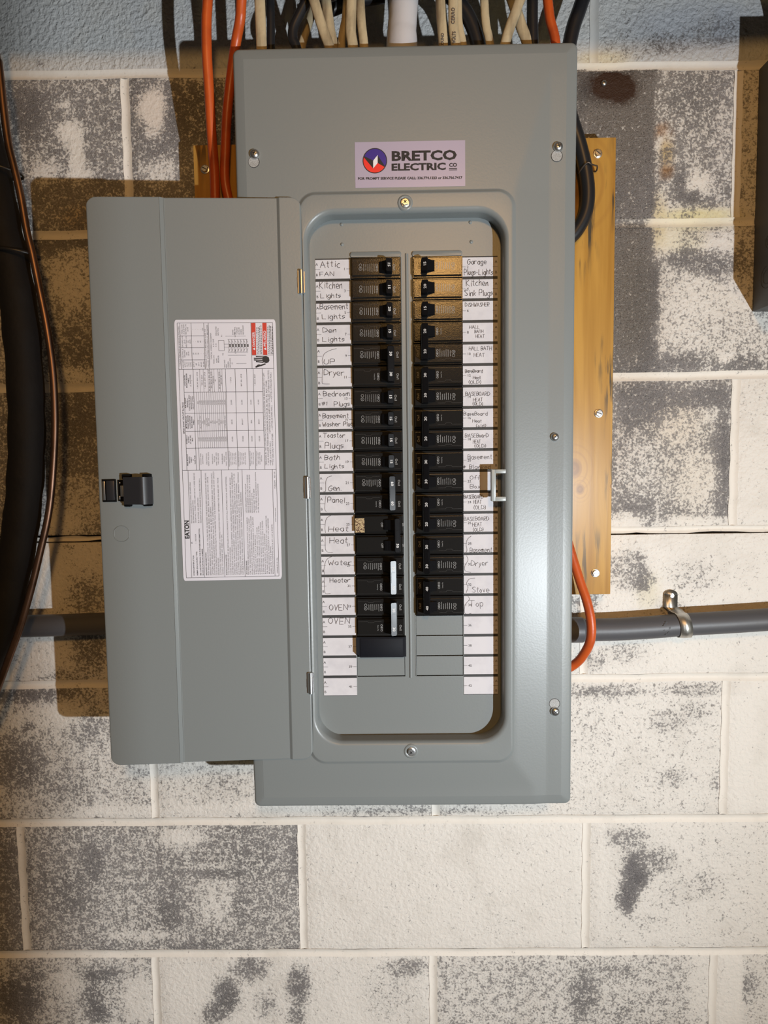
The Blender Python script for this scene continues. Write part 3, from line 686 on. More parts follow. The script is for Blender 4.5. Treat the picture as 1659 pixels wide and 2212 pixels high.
# company sticker
YS = YC-.0003
q0, q1 = at(766, 306.5, YS), at(1005, 402.5, YS); sx0, sx1, sz1, sz0 = q0.x, q1.x, at(885, 305, YS).z, at(885, 404, YS).z
b = MB(); b.box(sx0, sx1, YS, YC-.00005, sz0, sz1); stk = b.build('company_sticker', M['sticker'], panel)
b = MB(); ys = YS-.0001
def sp(cx_, cy_): return (540+cx_/3.318, 290+cy_/3.318)      # sticker close-up to photo pixels
def s3(cx_, cy_, d=0): 
    p = at(*sp(cx_, cy_), YS); return Vector((p.x, ys-d, p.z))
def disc(c, r, mi, d, n=40): b.add([c+Vector((r*math.cos(2*math.pi*k/n), -d, r*math.sin(2*math.pi*k/n))) for k in range(n)], [list(range(n))], mi)
cc = s3(895, 190); px_m = (s3(995, 190)-s3(895, 190)).length/100
disc(cc, 88*px_m, 0, 0)
def seg(a0, a1, pts, mi, d):
    R = 82*px_m; P = [cc+Vector((R*math.cos(math.radians(a0+(a1-a0)*k/24)), 0, R*math.sin(math.radians(a0+(a1-a0)*k/24)))) for k in range(25)]+[s3(*p) for p in pts]
    b.add([p-Vector((0, d, 0)) for p in P], [list(range(len(P)))], mi)
seg(-29, 157, [(883, 188), (915, 150)], 1, .00008)
seg(163, 327, [(915, 207), (883, 246)], 2, .00010)
b.add([s3(883, 190, .00014), s3(915, 149, .00014), s3(915, 206, .00014), s3(883, 246, .00014)], [(0,1,2,3)], 3)
def stext(s_, x0, x1, base, hh, bold=2):
    o_ = s3(x0, base); text(b, s_, o_, UX, VZ, hh*px_m, (x1-x0)*px_m, bold, 0)
stext('BRETCO', 1012, 1482, 189, 62); stext('ELECTRIC', 1012, 1404, 260, 45)
stext('CO', 1427, 1484, 233, 24); b.add([s3(1427, 243), s3(1484, 242), s3(1484, 249), s3(1427, 250)], [(0,1,2,3)]); b.add([s3(1427, 254), s3(1484, 253), s3(1484, 258), s3(1427, 259)], [(0,1,2,3)])
o_ = s3(773, 326); e_ = s3(1521, 319); ud = (e_-o_); wl = ud.length; ud.normalize()
text(b, 'FOR PROMPT SERVICE PLEASE CALL: 336.774.1223 or 336.766.7417', o_, ud, VZ, 16*px_m, wl, 2, 0)
b.build('lettering', [M['ink'], M['blue'], M['red'], M['white']], stk, recalc=False)

# door, swung open to the left
YR_, YL_ = -0.1325, -0.1460
dxr = avg(X(651, 480, YR_), X(673.5, 1560, YR_)); dxl = avg(X(184.5, 460, YL_), X(239, 1610, YL_))
dzt = avg(Z(215, 423.5, YL_), Z(630, 427, YR_)); dzb = avg(Z(270, 1652, YL_), Z(640, 1641, YR_))
def dy(x): return YR_+(YL_-YR_)*(x-dxr)/(dxl-dxr)
b1 = avg(X(347.5, 440, dy(-.3)), X(391, 1640, dy(-.3))); b2 = avg(X(599, 440, YR_-.003), X(630, 1640, YR_-.003))
prof = [(dxl, .0012), (dxl+.0006, .0003), (dxl+.0016, 0), (b1-.0026, 0), (b1-.0021, -.0004), (b1-.0016, .0001), (b1+.0016, .0023), (b1+.0021, .0021), (b1+.0026, .0026), (b2-.0020, .0026), (b2-.0010, .0022), (b2+.0006, .0008), (b2+.0016, .0004), (dxr-.0016, .0004), (dxr-.0006, .0008), (dxr, .0018)]
RD = .0115; xsx = []
for i in range(7): xsx += [dxl+RD*(1-math.cos(math.radians(15*i))), dxr-RD*(1-math.cos(math.radians(15*i)))]
xsx = sorted(set([round(x, 6) for x in xsx+[p[0] for p in prof]]))
def pf(x):
    for (a, ya), (c, yc) in zip(prof, prof[1:]):
        if x <= c: return ya+(yc-ya)*max(0, (x-a))/(c-a)
    return prof[-1][1]
def cz(x):
    d = min(x-dxl, dxr-x)
    return 0 if d >= RD else RD-math.sqrt(max(0, RD*RD-(RD-d)**2))
b = MB(); rows = []
for x in xsx:
    y = dy(x)+pf(x); c = cz(x)
    rows.append([(x, y+.0012, dzt-c), (x, y+.0003, dzt-c-.0002*0), (x, y, dzt-c-.0008), (x, y, dzb+c+.0008), (x, y+.0003, dzb+c), (x, y+.0012, dzb+c)])
m = 6; b.add([p for r_ in rows for p in r_], [(i*m+k, (i+1)*m+k, (i+1)*m+(k+1) % m, i*m+(k+1) % m) for i in range(len(rows)-1) for k in range(m)]+[list(range(m)), [(len(rows)-1)*m+k for k in range(m)]])
door = b.build('door', M['steel'], panel, smooth=20)
# knockout outline (oval groove) and latch
def dpt(px, py, d=0.0):
    y = -.1445
    for _ in range(3):
        p = at(px, py, y); y = dy(p.x)+pf(p.x)
    p = at(px, py, y); return Vector((p.x, y-d, p.z))
b = MB(); c0 = dpt(263, 1153); ra, rb = (dpt(279, 1153)-c0).length, (dpt(263, 1136)-c0).length
ring = []
for k in range(41):
    a = 2*math.pi*k/40; x = rb*1.02*math.cos(a); x = max(-ra*.98, min(ra*.98, x)); ring.append(c0+Vector((x, (YL_-YR_)/(dxl-dxr)*x-.0001, rb*math.sin(a))))
b.tube(ring, .00035, 6, 0, False); b.build('knockout_outline', M['steel'], door, smooth=60)
b = MB()
def lrect(x0, x1, y0, y1, h0, h1, mi, bev=.0004):
    p0, p1 = dpt(x0, y1), dpt(x1, y0); yy = max(p0.y, p1.y); b.box(p0.x, p1.x, min(p0.y, p1.y)-h1, yy-h0, p0.z, p1.z, mi, bev)
lrect(222.7, 250.5, 1035, 1084.5, -.001, .0012, 0); lrect(224.0, 227.6, 1039.5, 1080.5, 0, .0020, 2); lrect(232, 249, 1037.5, 1081, 0, .0034, 3, .0012)
lrect(256.5, 272, 1036.5, 1082.5, -.001, .0014, 0); lrect(263.2, 273, 1048.5, 1072.5, 0, .0042, 2); lrect(258.5, 261, 1041, 1045, 0, .0022, 2); lrect(258.5, 261, 1071, 1079, 0, .0022, 2)
for q in ((267, 285, 1024, 1034), (310.5, 328, 1023.5, 1032), (272, 286, 1087, 1094), (313, 330, 1086, 1093)): lrect(*q, -.001, .0060, 0, .0008)
p0, p1 = dpt(272.5, 1089), dpt(330.5, 1029.5); yb0 = p0.y; wv = p1.x-p0.x
sec = [(0, 0), (.0, .0065), (.02, .0085), (.30, .0098), (.62, .0118), (.72, .0124), (.80, .0116), (.92, .0070), (1, .0035), (1, 0)]
b.loft([[(p0.x+wv*u, yb0-h_, zz) for u, h_ in sec] for zz in (p0.z, p1.z)], 3, True, True)
b.build('latch', [M['hole'], M['latch'], M['zinc'], M['latch']], door, smooth=40)
# latch keeper on the right edge of the opening
YKp = YF+.0015
k0, k1 = at(1061.5, 1083, YKp), at(1091.5, 1013.5, YKp); h0, h1 = at(1071.5, 1073, YKp), at(1092, 1022.5, YKp)
b = MB(); b.box(k0.x, h0.x, YKp, YKp+.0085, k0.z, k1.z, 0, .0009); b.box(h0.x-.001, k1.x+.001, YKp-.0004, YKp+.0050, h1.z, k1.z, 0, .0009); b.box(h0.x-.001, k1.x+.001, YKp-.0004, YKp+.0050, k0.z, h0.z, 0, .0009)
tag(b.build('latch_keeper', M['keeper'], panel, smooth=40), 'pale grey latch loop')
# hinges
for px, py, hp in ((651, 609, 51), (664, 1053.5, 47), (671, 1475.5, 45)):
    yh = YF-.0042; c = at(px, py, yh); hh = (at(px, py-hp/2, yh)-c).length; b = MB()
    b.tube([(c.x, yh, c.z-hh), (c.x, yh, c.z+hh)], .0030, 14); b.box(c.x-.0042, c.x-.0010, yh+.0002, yh+.0022, c.z-hh*.97, c.z+hh*.97); b.box(c.x-.0050, c.x-.0036, yh+.0006, yh+.0024, c.z-hh*.45, c.z+hh*.45, 0, .0004)
    b.box(c.x, c.x+.0040, yh+.0006, yh+.0030, c.z-hh*.9, c.z+hh*.9)
    b.build('hinge', M['zinc'], panel, smooth=40)

# rating label on the door: reads from bottom to top
TLc, TRc, BRc, BLc = [dpt(*q, .0003) for q in ((401.5, 1253), (371, 691.5), (591.5, 689.5), (613, 1252))]
LO = (TLc+TRc)/2; lxa = avg(TLc.x, TRc.x); lxb = avg(BLc.x, BRc.x); lza = avg(TLc.z, BLc.z); lzb = avg(TRc.z, BRc.z)
def lp(u, v, d=.0):
    x = lxa+(lxb-lxa)*v; return Vector((x, dy(x)+.0026-.0004-d, lza+(lzb-lza)*u))
LH, LWd = abs(lxb-lxa), abs(lzb-lza)
SL = (YL_-YR_)/(dxl-dxr)
UL, VL = Vector((0, 0, 1)), Vector((-1, -SL, 0)).normalized()
b = MB()
rr = rrect(0, 1, 0, 1, 0.02, 0, 5)
b.add([lp(u, (1-v) if False else v) for u, _, v in rr], [list(range(len(rr)))], 0)
def bar(u0, v0, u1, v1, t=.00022, mi=1, d=.0001):
    a, c = lp(u0, v0, d), lp(u1, v1, d); dd = (c-a).normalized(); q = dd.cross(Vector((0, -1, 0)))*t
    b.add([a-q, c-q, c+q, a+q], [(0,1,2,3)], mi)
def fillq(u0, v0, u1, v1, mi, d=.00008): b.add([lp(u0, v0, d), lp(u1, v0, d), lp(u1, v1, d), lp(u0, v1, d)], [(0,1,2,3)], mi)
def lt(s_, u, v, hh=.0125, u1=None, bold=0, mi=1, align='l', d=.00012):
    text(b, s_, lp(u, v, d), UL, VL, hh*LH, None if u1 is None else (u1-u)*LWd, bold, mi, align)
E0, E1 = .012, .988
for q in ((E0, .03, E1, .03), (E0, .97, E1, .97), (E0, .03, E0, .97), (E1, .03, E1, .97)): bar(*q)
bar(.43, .03, .43, .97); bar(.815, .03, .815, .97)
for v in (.085, .215, .42, .625, .93): bar(E0, v, .43, v)
# section: heading
text(b, 'EATON', lp(.165, .075, .00012), UL, VL, .043*LH, .072*LWd, 2, 1)
lt('LOADCENTER STYLE:', .02, .115, u1=.10, bold=1); lt('BR', .145, .105); lt('NEMA ENCLOSURE TYPE:', .02, .150, u1=.115, bold=1); lt('1 - INDOOR', .145, .145)
lt('SEE CASE EXTERNAL FOR FURTHER INFORMATION,', .02, .183, u1=.205, bold=1); lt('SUCH AS CATALOG NUMBER', .02, .207, u1=.125, bold=1)
for s_, v, u1 in (('ENCLOSED PANELBOARD RATING: 200 AMPS MAX', .108, .385), ('SEE MAIN BREAKER RATING', .129, .315), ('120/240 VAC 1 PHASE 3 WIRE, 208Y/120 VAC 3 WIRE, 50/60 HZ', .150, .42), ('BUS RATING: 200 AMPS MAX', .180, .325), ('MAXIMUM SUM OF BREAKER RATINGS PER STAB 200 A.', .203, .40)): lt(s_, .225, v, u1=u1)
lt('BREAKER INFORMATION', .02, .242, u1=.11, bold=1)
for i, (s_, u1) in enumerate((('MAIN BREAKERS (EATON FAMILY): CSR, CSH, BW, BWH; OR BACKFED TYPE BR REQUIRES HOLD-DOWN KIT PER BELOW)', .42), ('BRANCH BREAKERS (EATON FAMILY): ETNBR, BR, BRH, BRHH, BRX, BRRN, BRSN, BRCAF, BRHCAF, GFTCB,', .405),
    ('QFTCBH, GFEP, BRAFGF, BRHAFGF, BRXL, BRHX, BJ, BJH OR BRWH.', .29), ('ADDITIONAL OR REPLACEMENT BREAKERS SHALL BE OF THE SAME MANUFACTURER AND TYPE AND SHALL', .42), ('HAVE AN INTERRUPTING RATING EQUAL TO OR GREATER THAN THE INTERRUPTING RATING OF ANY CIRCUIT', .425),
    ('BREAKER INSTALLED.', .09), ('AUTOMATIC TRIP IS INDICATED BY A HANDLE POSITION MIDWAY BETWEEN THE ON AND OFF. MOVE', .40), ('HANDLE TO EXTREME OFF, THEN TO ON.', .18))): lt(s_, .02, .264+.0205*i, u1=u1)
lt('INSTALLATION NOTES', .02, .447, u1=.10, bold=1)
for i, (s_, u1) in enumerate((('THIS PANELBOARD MUST BE INSTALLED IN ACCORDANCE WITH ALL APPLICABLE LOCAL AND NATIONAL', .405), ('CODES AND REGULATIONS.', .13), ('SUITABLE FOR USE AS SERVICE EQUIPMENT. INSTALL APPROPRIATE SERVICE BARRIER KIT BELOW', .40), ('WHEN USED AS SERVICE EQUIPMENT. ANY UNUSED NEUTRAL TERMINALS MAY BE USED FOR EQUIPMENT', .42),
    ('GROUNDING. FOR EQUIPMENT GROUNDING, WIRE TERMINALS ARE SUITABLE FOR (1) #14-4 OR UP TO (3)', .415), ('#14-10 WIRES. MULTIPLE WIRES IN THE SAME HOLE MUST BE THE SAME SIZE AND MATERIAL.', .38), ('TERMINALS OTHER THAN BREAKER TERMINALS SUITABLE FOR 60/75C AL-CU WIRE. BREAKER TERMINALS', .42), ('SUITABLE FOR AL-CU WIRE WHEN SO MARKED. REFER TO MARKINGS ON BREAKERS.', .345))): lt(s_, .02, .468+.0205*i, u1=u1)
lt('ACCESSORIES', .02, .650, u1=.075, bold=1)
for i, (s_, u1) in enumerate((('BACKFED MAIN BREAKER HOLD DOWN KIT: TYPE # BRPHD', .245), ('CSR TYPE MAIN BREAKER FILLER PLATE: TYPE # CSRFP', .24), ('FILLER PLATE TO CLOSE BRANCH OPENINGS: TYPE # BRFP', .25), ('MAIN LUG KIT FOR CONVERTIBLE PANELS: CAT # BRPL200', .245), ('SUB-FEED LUG KIT: CAT # BRPSF125', .175), ('# #2/0 NEUTRAL / GROUND LUG: CAT # NL20', .205),
    ('# #300 NEUTRAL / GROUND LUGS: CAT # NL300', .21), ('# #2/0 NEUTRAL W/ BOND TAB LUGS: CAT # NLP20', .225), ('# #300 NEUTRAL W/ BOND TAB LUGS: CAT # NLP300', .23), ('BONDING SCREW KIT: CAT # BONDKITP', .18), ('CSR MAIN MECHANICAL INTERLOCK KIT: CAT # BRPMIKCSR', .25), ('BR MAIN MECHANICAL INTERLOCK KIT: CAT # BRPMIKBR', .24), ('LABEL KITS: TYPE # BRPMS', .13), ('RENOVATION TERMINAL BLOCK KIT: CAT # RNBTB', .215))): lt(s_, .02, .668+.0192*i, .0115, u1)
for i, (s_, u1) in enumerate((('LATCH REPLACEMENT TYPE # LATCHP', .375), ('SERVICE BARRIER KIT (CSR) KIT # TICSR300', .41), ('SERVICE BARRIER KIT (BR): KIT # TIMCB320', .41), ('KEYLOCK KIT: CAT # TTL', .34), ('GROUND BARS: TYPE # GBKP', .355), ('or TYPE # GBK (for special installation instructions', .42), ('see URL http://eaton.com/instructions)', .375))): lt(s_, .262, .662+.0205*i, u1=u1)
lt('ASSEMBLED IN USA', .022, .962, u1=.085); lt('www.eaton.com', .225, .955, u1=.28); lt('PUB60091   REV 09', .355, .958, u1=.42)
# section: series ratings table
for u in (.515, .580, .648, .728): bar(u, .075, u, .855)
for v in (.075, .170, .49, .585, .70, .765, .855): bar(.43, v, .815, v)
bar(.43, .20, .515, .20)
lt('SERIES SHORT CIRCUIT RATINGS', .57, .065, .014, .69, 1)
for u, ws in ((.445, ('MAIN MODULE', 'BREAKER', 'FAMILY', 'or', 'CLASS FUSE')), (.548, ('SYSTEM A/C', 'RATING', 'AT 240 VAC', 'MAX')), (.614, ('METER MODULE', 'TENANT BREAKER', 'or LOADCENTER', 'MAIN BREAKER', 'FAMILY')), (.688, ('M/M TENANT', 'BREAKER or', 'LOADCENTER MAIN', 'BREAKER SHORT', 'CIRCUIT RATING')), (.772, ('LOADCENTER', 'BRANCH BREAKER', 'FAMILY', '(1, 2 or 3 POLE)', '*'))):
    for i, s_ in enumerate(ws): lt(s_, u if u > .5 else .47, .090+.0185*i, .0115, None, 1, align='c')
for i in range(15):
    v = .195+.0205*i; bar(.515, v, .728, v, .00014)
    if i < 14:
        lt(('10,000', '22,000', '25,000', '42,000', '65,000', '100,000')[min(i//2, 5)], .548, v+.016, .011, align='c'); lt(('NONE', 'BR, CC, BW, CCV', 'BW', 'GHBW', 'CSR, CLWH', 'BWH, CVH', 'BJH', 'CVH', 'FDC', 'FD', 'KD, HKD', 'KDC', 'CVH', 'J,T,100-400A MAX')[i], .614, v+.016, .011, align='c'); lt(('N/A', '10,000', '22,000', '22,000', '25,000', '42,000', '65,000', '65,000', '65,000', '65,000', '100,000', '100,000', '100,000', '100,000')[i], .688, v+.016, .011, align='c')
for v in (.235, .27, .315, .335, .355, .375, .415, .435, .455): bar(.728, v, .815, v, .00014)
for s_, v in (('*, BRCAF, BRAF, GFCB', .215), ('* BRCAF, BRAF', .260), ('*, BRCAF, BRAF, GFCB', .29), ('BR, BRL, BRH, BJ, BRX, GFCB', .332), ('* BRL, BRCAF, BJ, GFCB', .352), ('* BRWH, BJ', .372), ('BR', .392), ('BR, BRL, BRH, BJ, GFCB', .432), ('* BRHCAF, BR', .452), ('*, GFCB', .545), ('BR**, BRL, GFCB', .65), ('*, BRCAF, BRAF', .785)): lt(s_, .772, v, .0115, align='c')
for r_, (v, a_, f_, c_) in enumerate(((.545, '65,000', 'BRHX', '22,000'), (.65, '100,000', 'BRHX**', '22,000'), (.74, '100,000', 'BRH', '22,000'), (.815, '100,000', 'BRHH', '42,000'))):
    lt(a_, .548, v, .0125, align='c'); lt(f_, .614, v, .0125, align='c'); lt(c_, .688, v, .0125, align='c')
for i, s_ in enumerate(('WITHOUT MAIN', 'DISCONNECT', '', 'CABLE TAP BOX', 'FAMILY 1MTB, 3MTB', '', 'MAIN SWITCH', 'MODULE', 'FAMILY 1MFS, 3MFS', 'TYPE 1DPS, 3DPS', '', 'MAIN BREAKER', 'MODULE', 'FAMILY 1MCB, 3MCB')): lt(s_, .4725, .222+.0195*i, .0105, align='c')
for v0, rows_ in ((.505, ('MAIN BREAKER MODULE', 'FAMILY 1MCB, 3MCB', 'BQH, 1 POLE, 200A', 'BQJ, 1 POLE, 100A', 'LGH, LD, POLE 400A')), (.600, ('MAIN BREAKER MODULE', 'FAMILY 1MCB, 3MCB', 'BQH, 1 POLE, 200A', 'BQJ, 1 POLE, 100A', 'LGH, LD, POLE 400A')), (.715, ('MAIN SWITCH MODULE', 'FAMILY 1MFS, 3MFS', 'WITH CLASS J FUSE')), (.780, ('MAIN SWITCH MODULE', 'FAMILY 1MFS, 3MFS', 'WITH CLASS T FUSE', '200A MAX'))):
    for i, s_ in enumerate(rows_): lt(s_, .4725, v0+.0165*i, .0095, align='c')
for i, (s_, u1) in enumerate((('*BREAKERS IN THIS COLUMN MAY NOT FIT IN THIS LOADCENTER, SEE BREAKER INFO TO LEFT', .80), ('** ALSO INCLUDES THESE BRANCH BREAKER FAMILIES: BR, BD, BRD, BQ, BQC, ETNBR', .77), ('***BR (110 AMPS MAX.)          +GFTCB/GFCB (50 AMPS MAX UNLESS OTHERWISE NOTED)', .81), ('****TO 150A ONLY WITH ETNBR     ++GFTCB (30 AMPS MAX.)     +++GFTCB (1 POLE 40A MAX.)', .80))): lt(s_, .445, .876+.0235*i, .0145, u1)
# section: torque table, diagram, danger notices
for q in ((.815, .055, E1, .055), (.815, .165, E1, .165), (.815, .29, E1, .29), (.815, .335, E1, .335), (.815, .755, E1, .755), (.85, .055, .85, .29), (.895, .055, .895, .29), (.94, .055, .94, .29), (.866, .755, .866, .97)): bar(*q)
lt('TORQUE WIRE PRESSURE SCREWS AS FOLLOWS', .825, .050, .0125, .975, 0)
for u, ws in ((.833, ('WIRE SIZE', '60/75 C', 'AL-CU', 'AWG/', 'KCMIL')), (.873, ('NEUTRAL &', 'GROUND', 'BAR', 'LB-IN')), (.918, ('GROUND LUG', '(G) &', 'NEUTRAL LUG', '(N)', 'LB-IN')), (.964, ('PANEL LUGS', '(A B) & MAIN', 'NEUTRAL (N)', 'LB-IN'))):
    for i, s_ in enumerate(ws): lt(s_, u, .080+.019*i, .0115, align='c')
for i, ws in enumerate((('#14-10', '20', '-', '-'), ('#8', '25', '-', '-'), ('#6-4', '35', '60', '-'), ('#3-2/0', '-', '60', '-'), ('#6-300', '-', '-', '220'))):
    for u, s_ in zip((.833, .873, .918, .964), ws): lt(s_, u, .185+.0245*i, .0125, align='c')
lt('TORQUE CIRCUIT BREAKER LUGS TO', .82, .308, .0125, .965); lt('VALUES SPECIFIED ON CIRCUIT BREAKERS.', .82, .330, .0125, .982)
lt('TYPICAL WIRING DIAGRAM', .85, .362, .0125, .95)
for s_, u, v in (('MAIN LUG', .835, .385), ('A  B  LINE', .898, .385), ('MAIN', .838, .412), ('BREAKER', .838, .43), ('A  B', .898, .41), ('INSULATED', .94, .415), ('NEUTRAL', .94, .435), ('GROUND', .82, .49), ('BAR', .82, .508), ('(WHEN', .82, .526), ('INSTALLED)', .82, .545), ('G1', .832, .565), ('N2', .866, .475), ('N1', .935, .468), ('LOAD', .872, .60), ('LOAD', .934, .60)): lt(s_, u, v, .012)
for i, s_ in enumerate(('BOND', 'NEUTRAL', 'TORQUE', '40 IN-LBS', 'WHEN', 'NECESSARY')): lt(s_, .943, .58+.0205*i, .012)
for q in ((.884, .43, .922, .43), (.884, .485, .922, .485), (.884, .43, .884, .485), (.922, .43, .922, .485), (.897, .485, .897, .70), (.908, .485, .908, .70), (.866, .52, .866, .70), (.938, .50, .938, .70), (.835, .60, .835, .70), (.878, .52, .878, .72), (.926, .52, .926, .72)): bar(*q, .00016)
for i in range(7):
    v = .53+.0295*i; bar(.878, v, .926, v, .00016); fillq(.897, v+.006, .908, v+.019, 1); bar(.883, v+.004, .892, v+.014, .0002); bar(.913, v+.014, .921, v+.004, .0002)
for v0, s_ in ((.755, 'DANGER'), (.865, 'PELIGRO')):
    fillq(.867, v0+.003, E1-.001, v0+.045, 3); lt(s_, .898, v0+.036, .024, .953 if s_ == 'DANGER' else .958, 1, 0, d=.0002)
    b.add([lp(.884, v0+.036, .0002), lp(.895, v0+.036, .0002), lp(.8895, v0+.010, .0002)], [(0,1,2)], 0)
    for i in range(4):
        u = .870; v = v0+.056+.0145*i
        while u < .972: 
            l_ = random.uniform(.003, .010); bar(u, v, min(u+l_, .978), v, .00032); u += l_+.0022
# shocked hand pictogram
def blobp(pts, mi=1): b.add([lp(u, v, .00012) for u, v in pts], [list(range(len(pts)))], mi)
blobp([(.835, .895), (.84, .865), (.852, .857), (.862, .870), (.863, .90), (.857, .925), (.845, .93), (.838, .918)])
for i in range(4): bar(.8385+.0068*i, .87, .842+.0062*i, .795-(.02 if i in (1, 2) else 0), .0007)
for q in ((.833, .89, .828, .85), (.828, .85, .822, .80), (.820, .79, .829, .82), (.829, .82, .826, .85)): bar(*q, .0008)
rl_ = b.build('rating_label', [M['label'], M['ink'], M['label'], M['redl']], door, recalc=False)
tag(rl_, 'white instruction label with small black print')

# ------------------------------------------------------------------ circuit breakers
BWID = lx1-lx0
GAP = .0003
def q_ring(b, c, r, y, mi, n=14): 
    pts = [(c[0]+r*math.cos(2*math.pi*k/n), y, c[1]+r*math.sin(2*math.pi*k/n)) for k in range(n+1)]; ribbon(b, pts, .00035, None, mi)
YBODY, YFACE = YD-.0030, YD-.0068
def body_mesh(poles, other=False):
    """left-hand breaker body in its own frame: x 0..BWID, z centred on the upper pole, y relative to the dead front"""
    b = MB(); h = .0254
    for k in range(poles):
        zc = -h*k; z0, z1 = zc-P25+GAP, zc+P25-GAP
        b.box(.0006, BWID-.0006, .0045, -.0014, z0, z1)
        b.frust(.0008, BWID-.0008, z0, z1, -.0014, -.0030, .0004, .0005)
        b.frust(.0020, BWID-.0016, z0+.0030, z1-.0018, -.0030, -.0068, .0006, .0007)
        b.box(.004, BWID-.003, -.0030, -.0040, z0+.0006, z0+.0014); b.box(.004, BWID-.003, -.0030, -.0038, z1-.0010, z1-.0004)
        # moulded window around the toggle
        xs0, xs1 = ((.58, .925) if other else (.565, .72 if poles == 1 else .735))
        b.box(BWID*xs0, BWID*xs1, -.0066, -.0071, zc-.0070, zc+.0060, 1)
    return b
def handle_mesh(poles, other=False):
    b = MB(); h = .0254
    for k in range(poles):
        zc = -h*k-.0003
        xa, xb = (BWID*.60, BWID*.86) if other else (BWID*.578, BWID*.735)
        b.loft([[(xa, -.0069, zc+s_*.0060) for s_ in (-1, 1)]+[(xa, -.0085, zc+s_*.0058) for s_ in (1, -1)], [(xb, -.0069, zc+s_*.0068) for s_ in (-1, 1)]+[(xb, -.0150, zc+s_*.0066) for s_ in (1, -1)]], 0, True, True)
        b.box(xa+.0030, xa+.0036, -.0088, -.0100, zc-.0056, zc+.0056)
    TL = .27 if not other else .10
    def tl(L, x0_): return [(x, y+TL*(x-x0_), z) for x, y, z in L]
    if poles == 1:
        b.loft([rrect(BWID*.700, BWID*.826, -.0092+.001, .0080, .0012, -.0068, 3), tl(rrect(BWID*.703, BWID*.823, -.0080, .0078, .0014, -.0165, 3), BWID*.763), tl(rrect(BWID*.712, BWID*.814, -.0074, .0072, .0014, -.0174, 3), BWID*.763)], 0, False, True)
    else:
        xa, xb = (BWID*.805, BWID*.925) if other else (BWID*.705, BWID*.845)
        b.loft([rrect(xa, xb, -h-.0082, .0084, .0012, -.0090, 3), tl(rrect(xa+.0003, xb-.0003, -h-.0080, .0082, .0014, -.0190, 3), (xa+xb)/2), tl(rrect(xa+.0010, xb-.0010, -h-.0074, .0076, .0014, -.0200, 3), (xa+xb)/2)], 0, True, True)
        q_ = rrect(xa+.0018, xb-.0018, -h+.0062, -.0062, .0003, -.0199, 1); b.loft([tl(q_, (xa+xb)/2), tl([(x, y-.0005, z) for x, y, z in q_], (xa+xb)/2)], 0, False, True)
    return b
def micro(b, x0, x1, zc, seed, y, cols=6):
    rnd = random.Random(seed)
    for i in range(cols):
        x = x0+(x1-x0)*i/(cols-1); z = zc+.0044-rnd.uniform(0, .0008); end = zc-.0048+rnd.uniform(0, .0022)
        while z > end:
            l_ = rnd.uniform(.0004, .0011); ribbon(b, [(x+rnd.uniform(-.0001, .0001), y, z), (x, y, z-l_)], .00048, None); z -= l_+.00062
def print_mesh(poles, kind):
    b = MB(); h = .0254; y = -.0070; D, Rr = (0, 0, -1), (1, 0, 0)
    for k in range(poles):
        zc = -h*k-.0006
        if kind == 'off':
            text(b, 'OFF', (BWID*.535, y, zc), D, Rr, .0026, .0056, 0, 0, 'c'); text(b, 'ON', (BWID*.965, y, zc), D, Rr, .0022, .0038, 0, 0, 'c')
            continue
        offx = .500
        text(b, 'Off/O', (BWID*offx, y, zc), D, Rr, .0026, .0090, 0, 0, 'c')
        text(b, 'On/I', (BWID*(.838 if poles == 1 else .885), y, zc), D, Rr, .0028, .0074, 0, 0, 'c')
        full = (k == 0)
        if full:
            micro(b, BWID*.27, BWID*.47, zc, k*7+poles, y); q_ring(b, (BWID*.205, zc+.0030), .0016, y, 0); q_ring(b, (BWID*.205, zc-.0012), .0019, y, 0)
            text(b, 'UL', (BWID*.19, y, zc-.0012), D, Rr, .0013, .0018, 0, 0, 'c')
        else: text(b, 'Common Trip', (BWID*.44, y, zc), D, Rr, .0012, .0072, 0, 0, 'c')
        # fine moulded outline of the wiring flag
        ribbon(b, [(BWID*.05, y, zc+.0080), (BWID*.24, y, zc+.0080), (BWID*.26, y, zc+.0064), (BWID*.36, y, zc+.0064), (BWID*.38, y, zc+.0080), (BWID*.52, y, zc+.0080)], .00016, None, 1)
        ribbon(b, [(BWID*.04, y, zc-.0086), (BWID*.95, y, zc-.0086)], .00014, None, 1)
    return b
def mirrored(mb, rot180, poles):
    """right-hand breakers are the same device turned half round"""
    h = .0254*(poles-1); o = MB(); o.f = [list(reversed(f)) if not rot180 else list(f) for f in mb.f]; o.m = list(mb.m)
    o.v = [(BWID-x, y, -h-z) if rot180 else (BWID-x, y, z) for x, y, z in mb.v]; return o
cache = {}
def parts_for(poles, kind, side):
    k = (poles, kind, side)
    if k not in cache:
        bm_, hm_, pm_ = body_mesh(poles, kind == 'off'), handle_mesh(poles, kind == 'off'), print_mesh(poles, kind)
        if side == 'r': bm_, hm_, pm_ = mirrored(bm_, True, poles), mirrored(hm_, True, poles), mirrored(pm_, True, poles)
        cache[k] = (bm_, hm_, pm_, [None]*3)
    return cache[k]
M['fine'] = mat('fine_moulded_line', (0.07, 0.065, 0.06), 0.5)
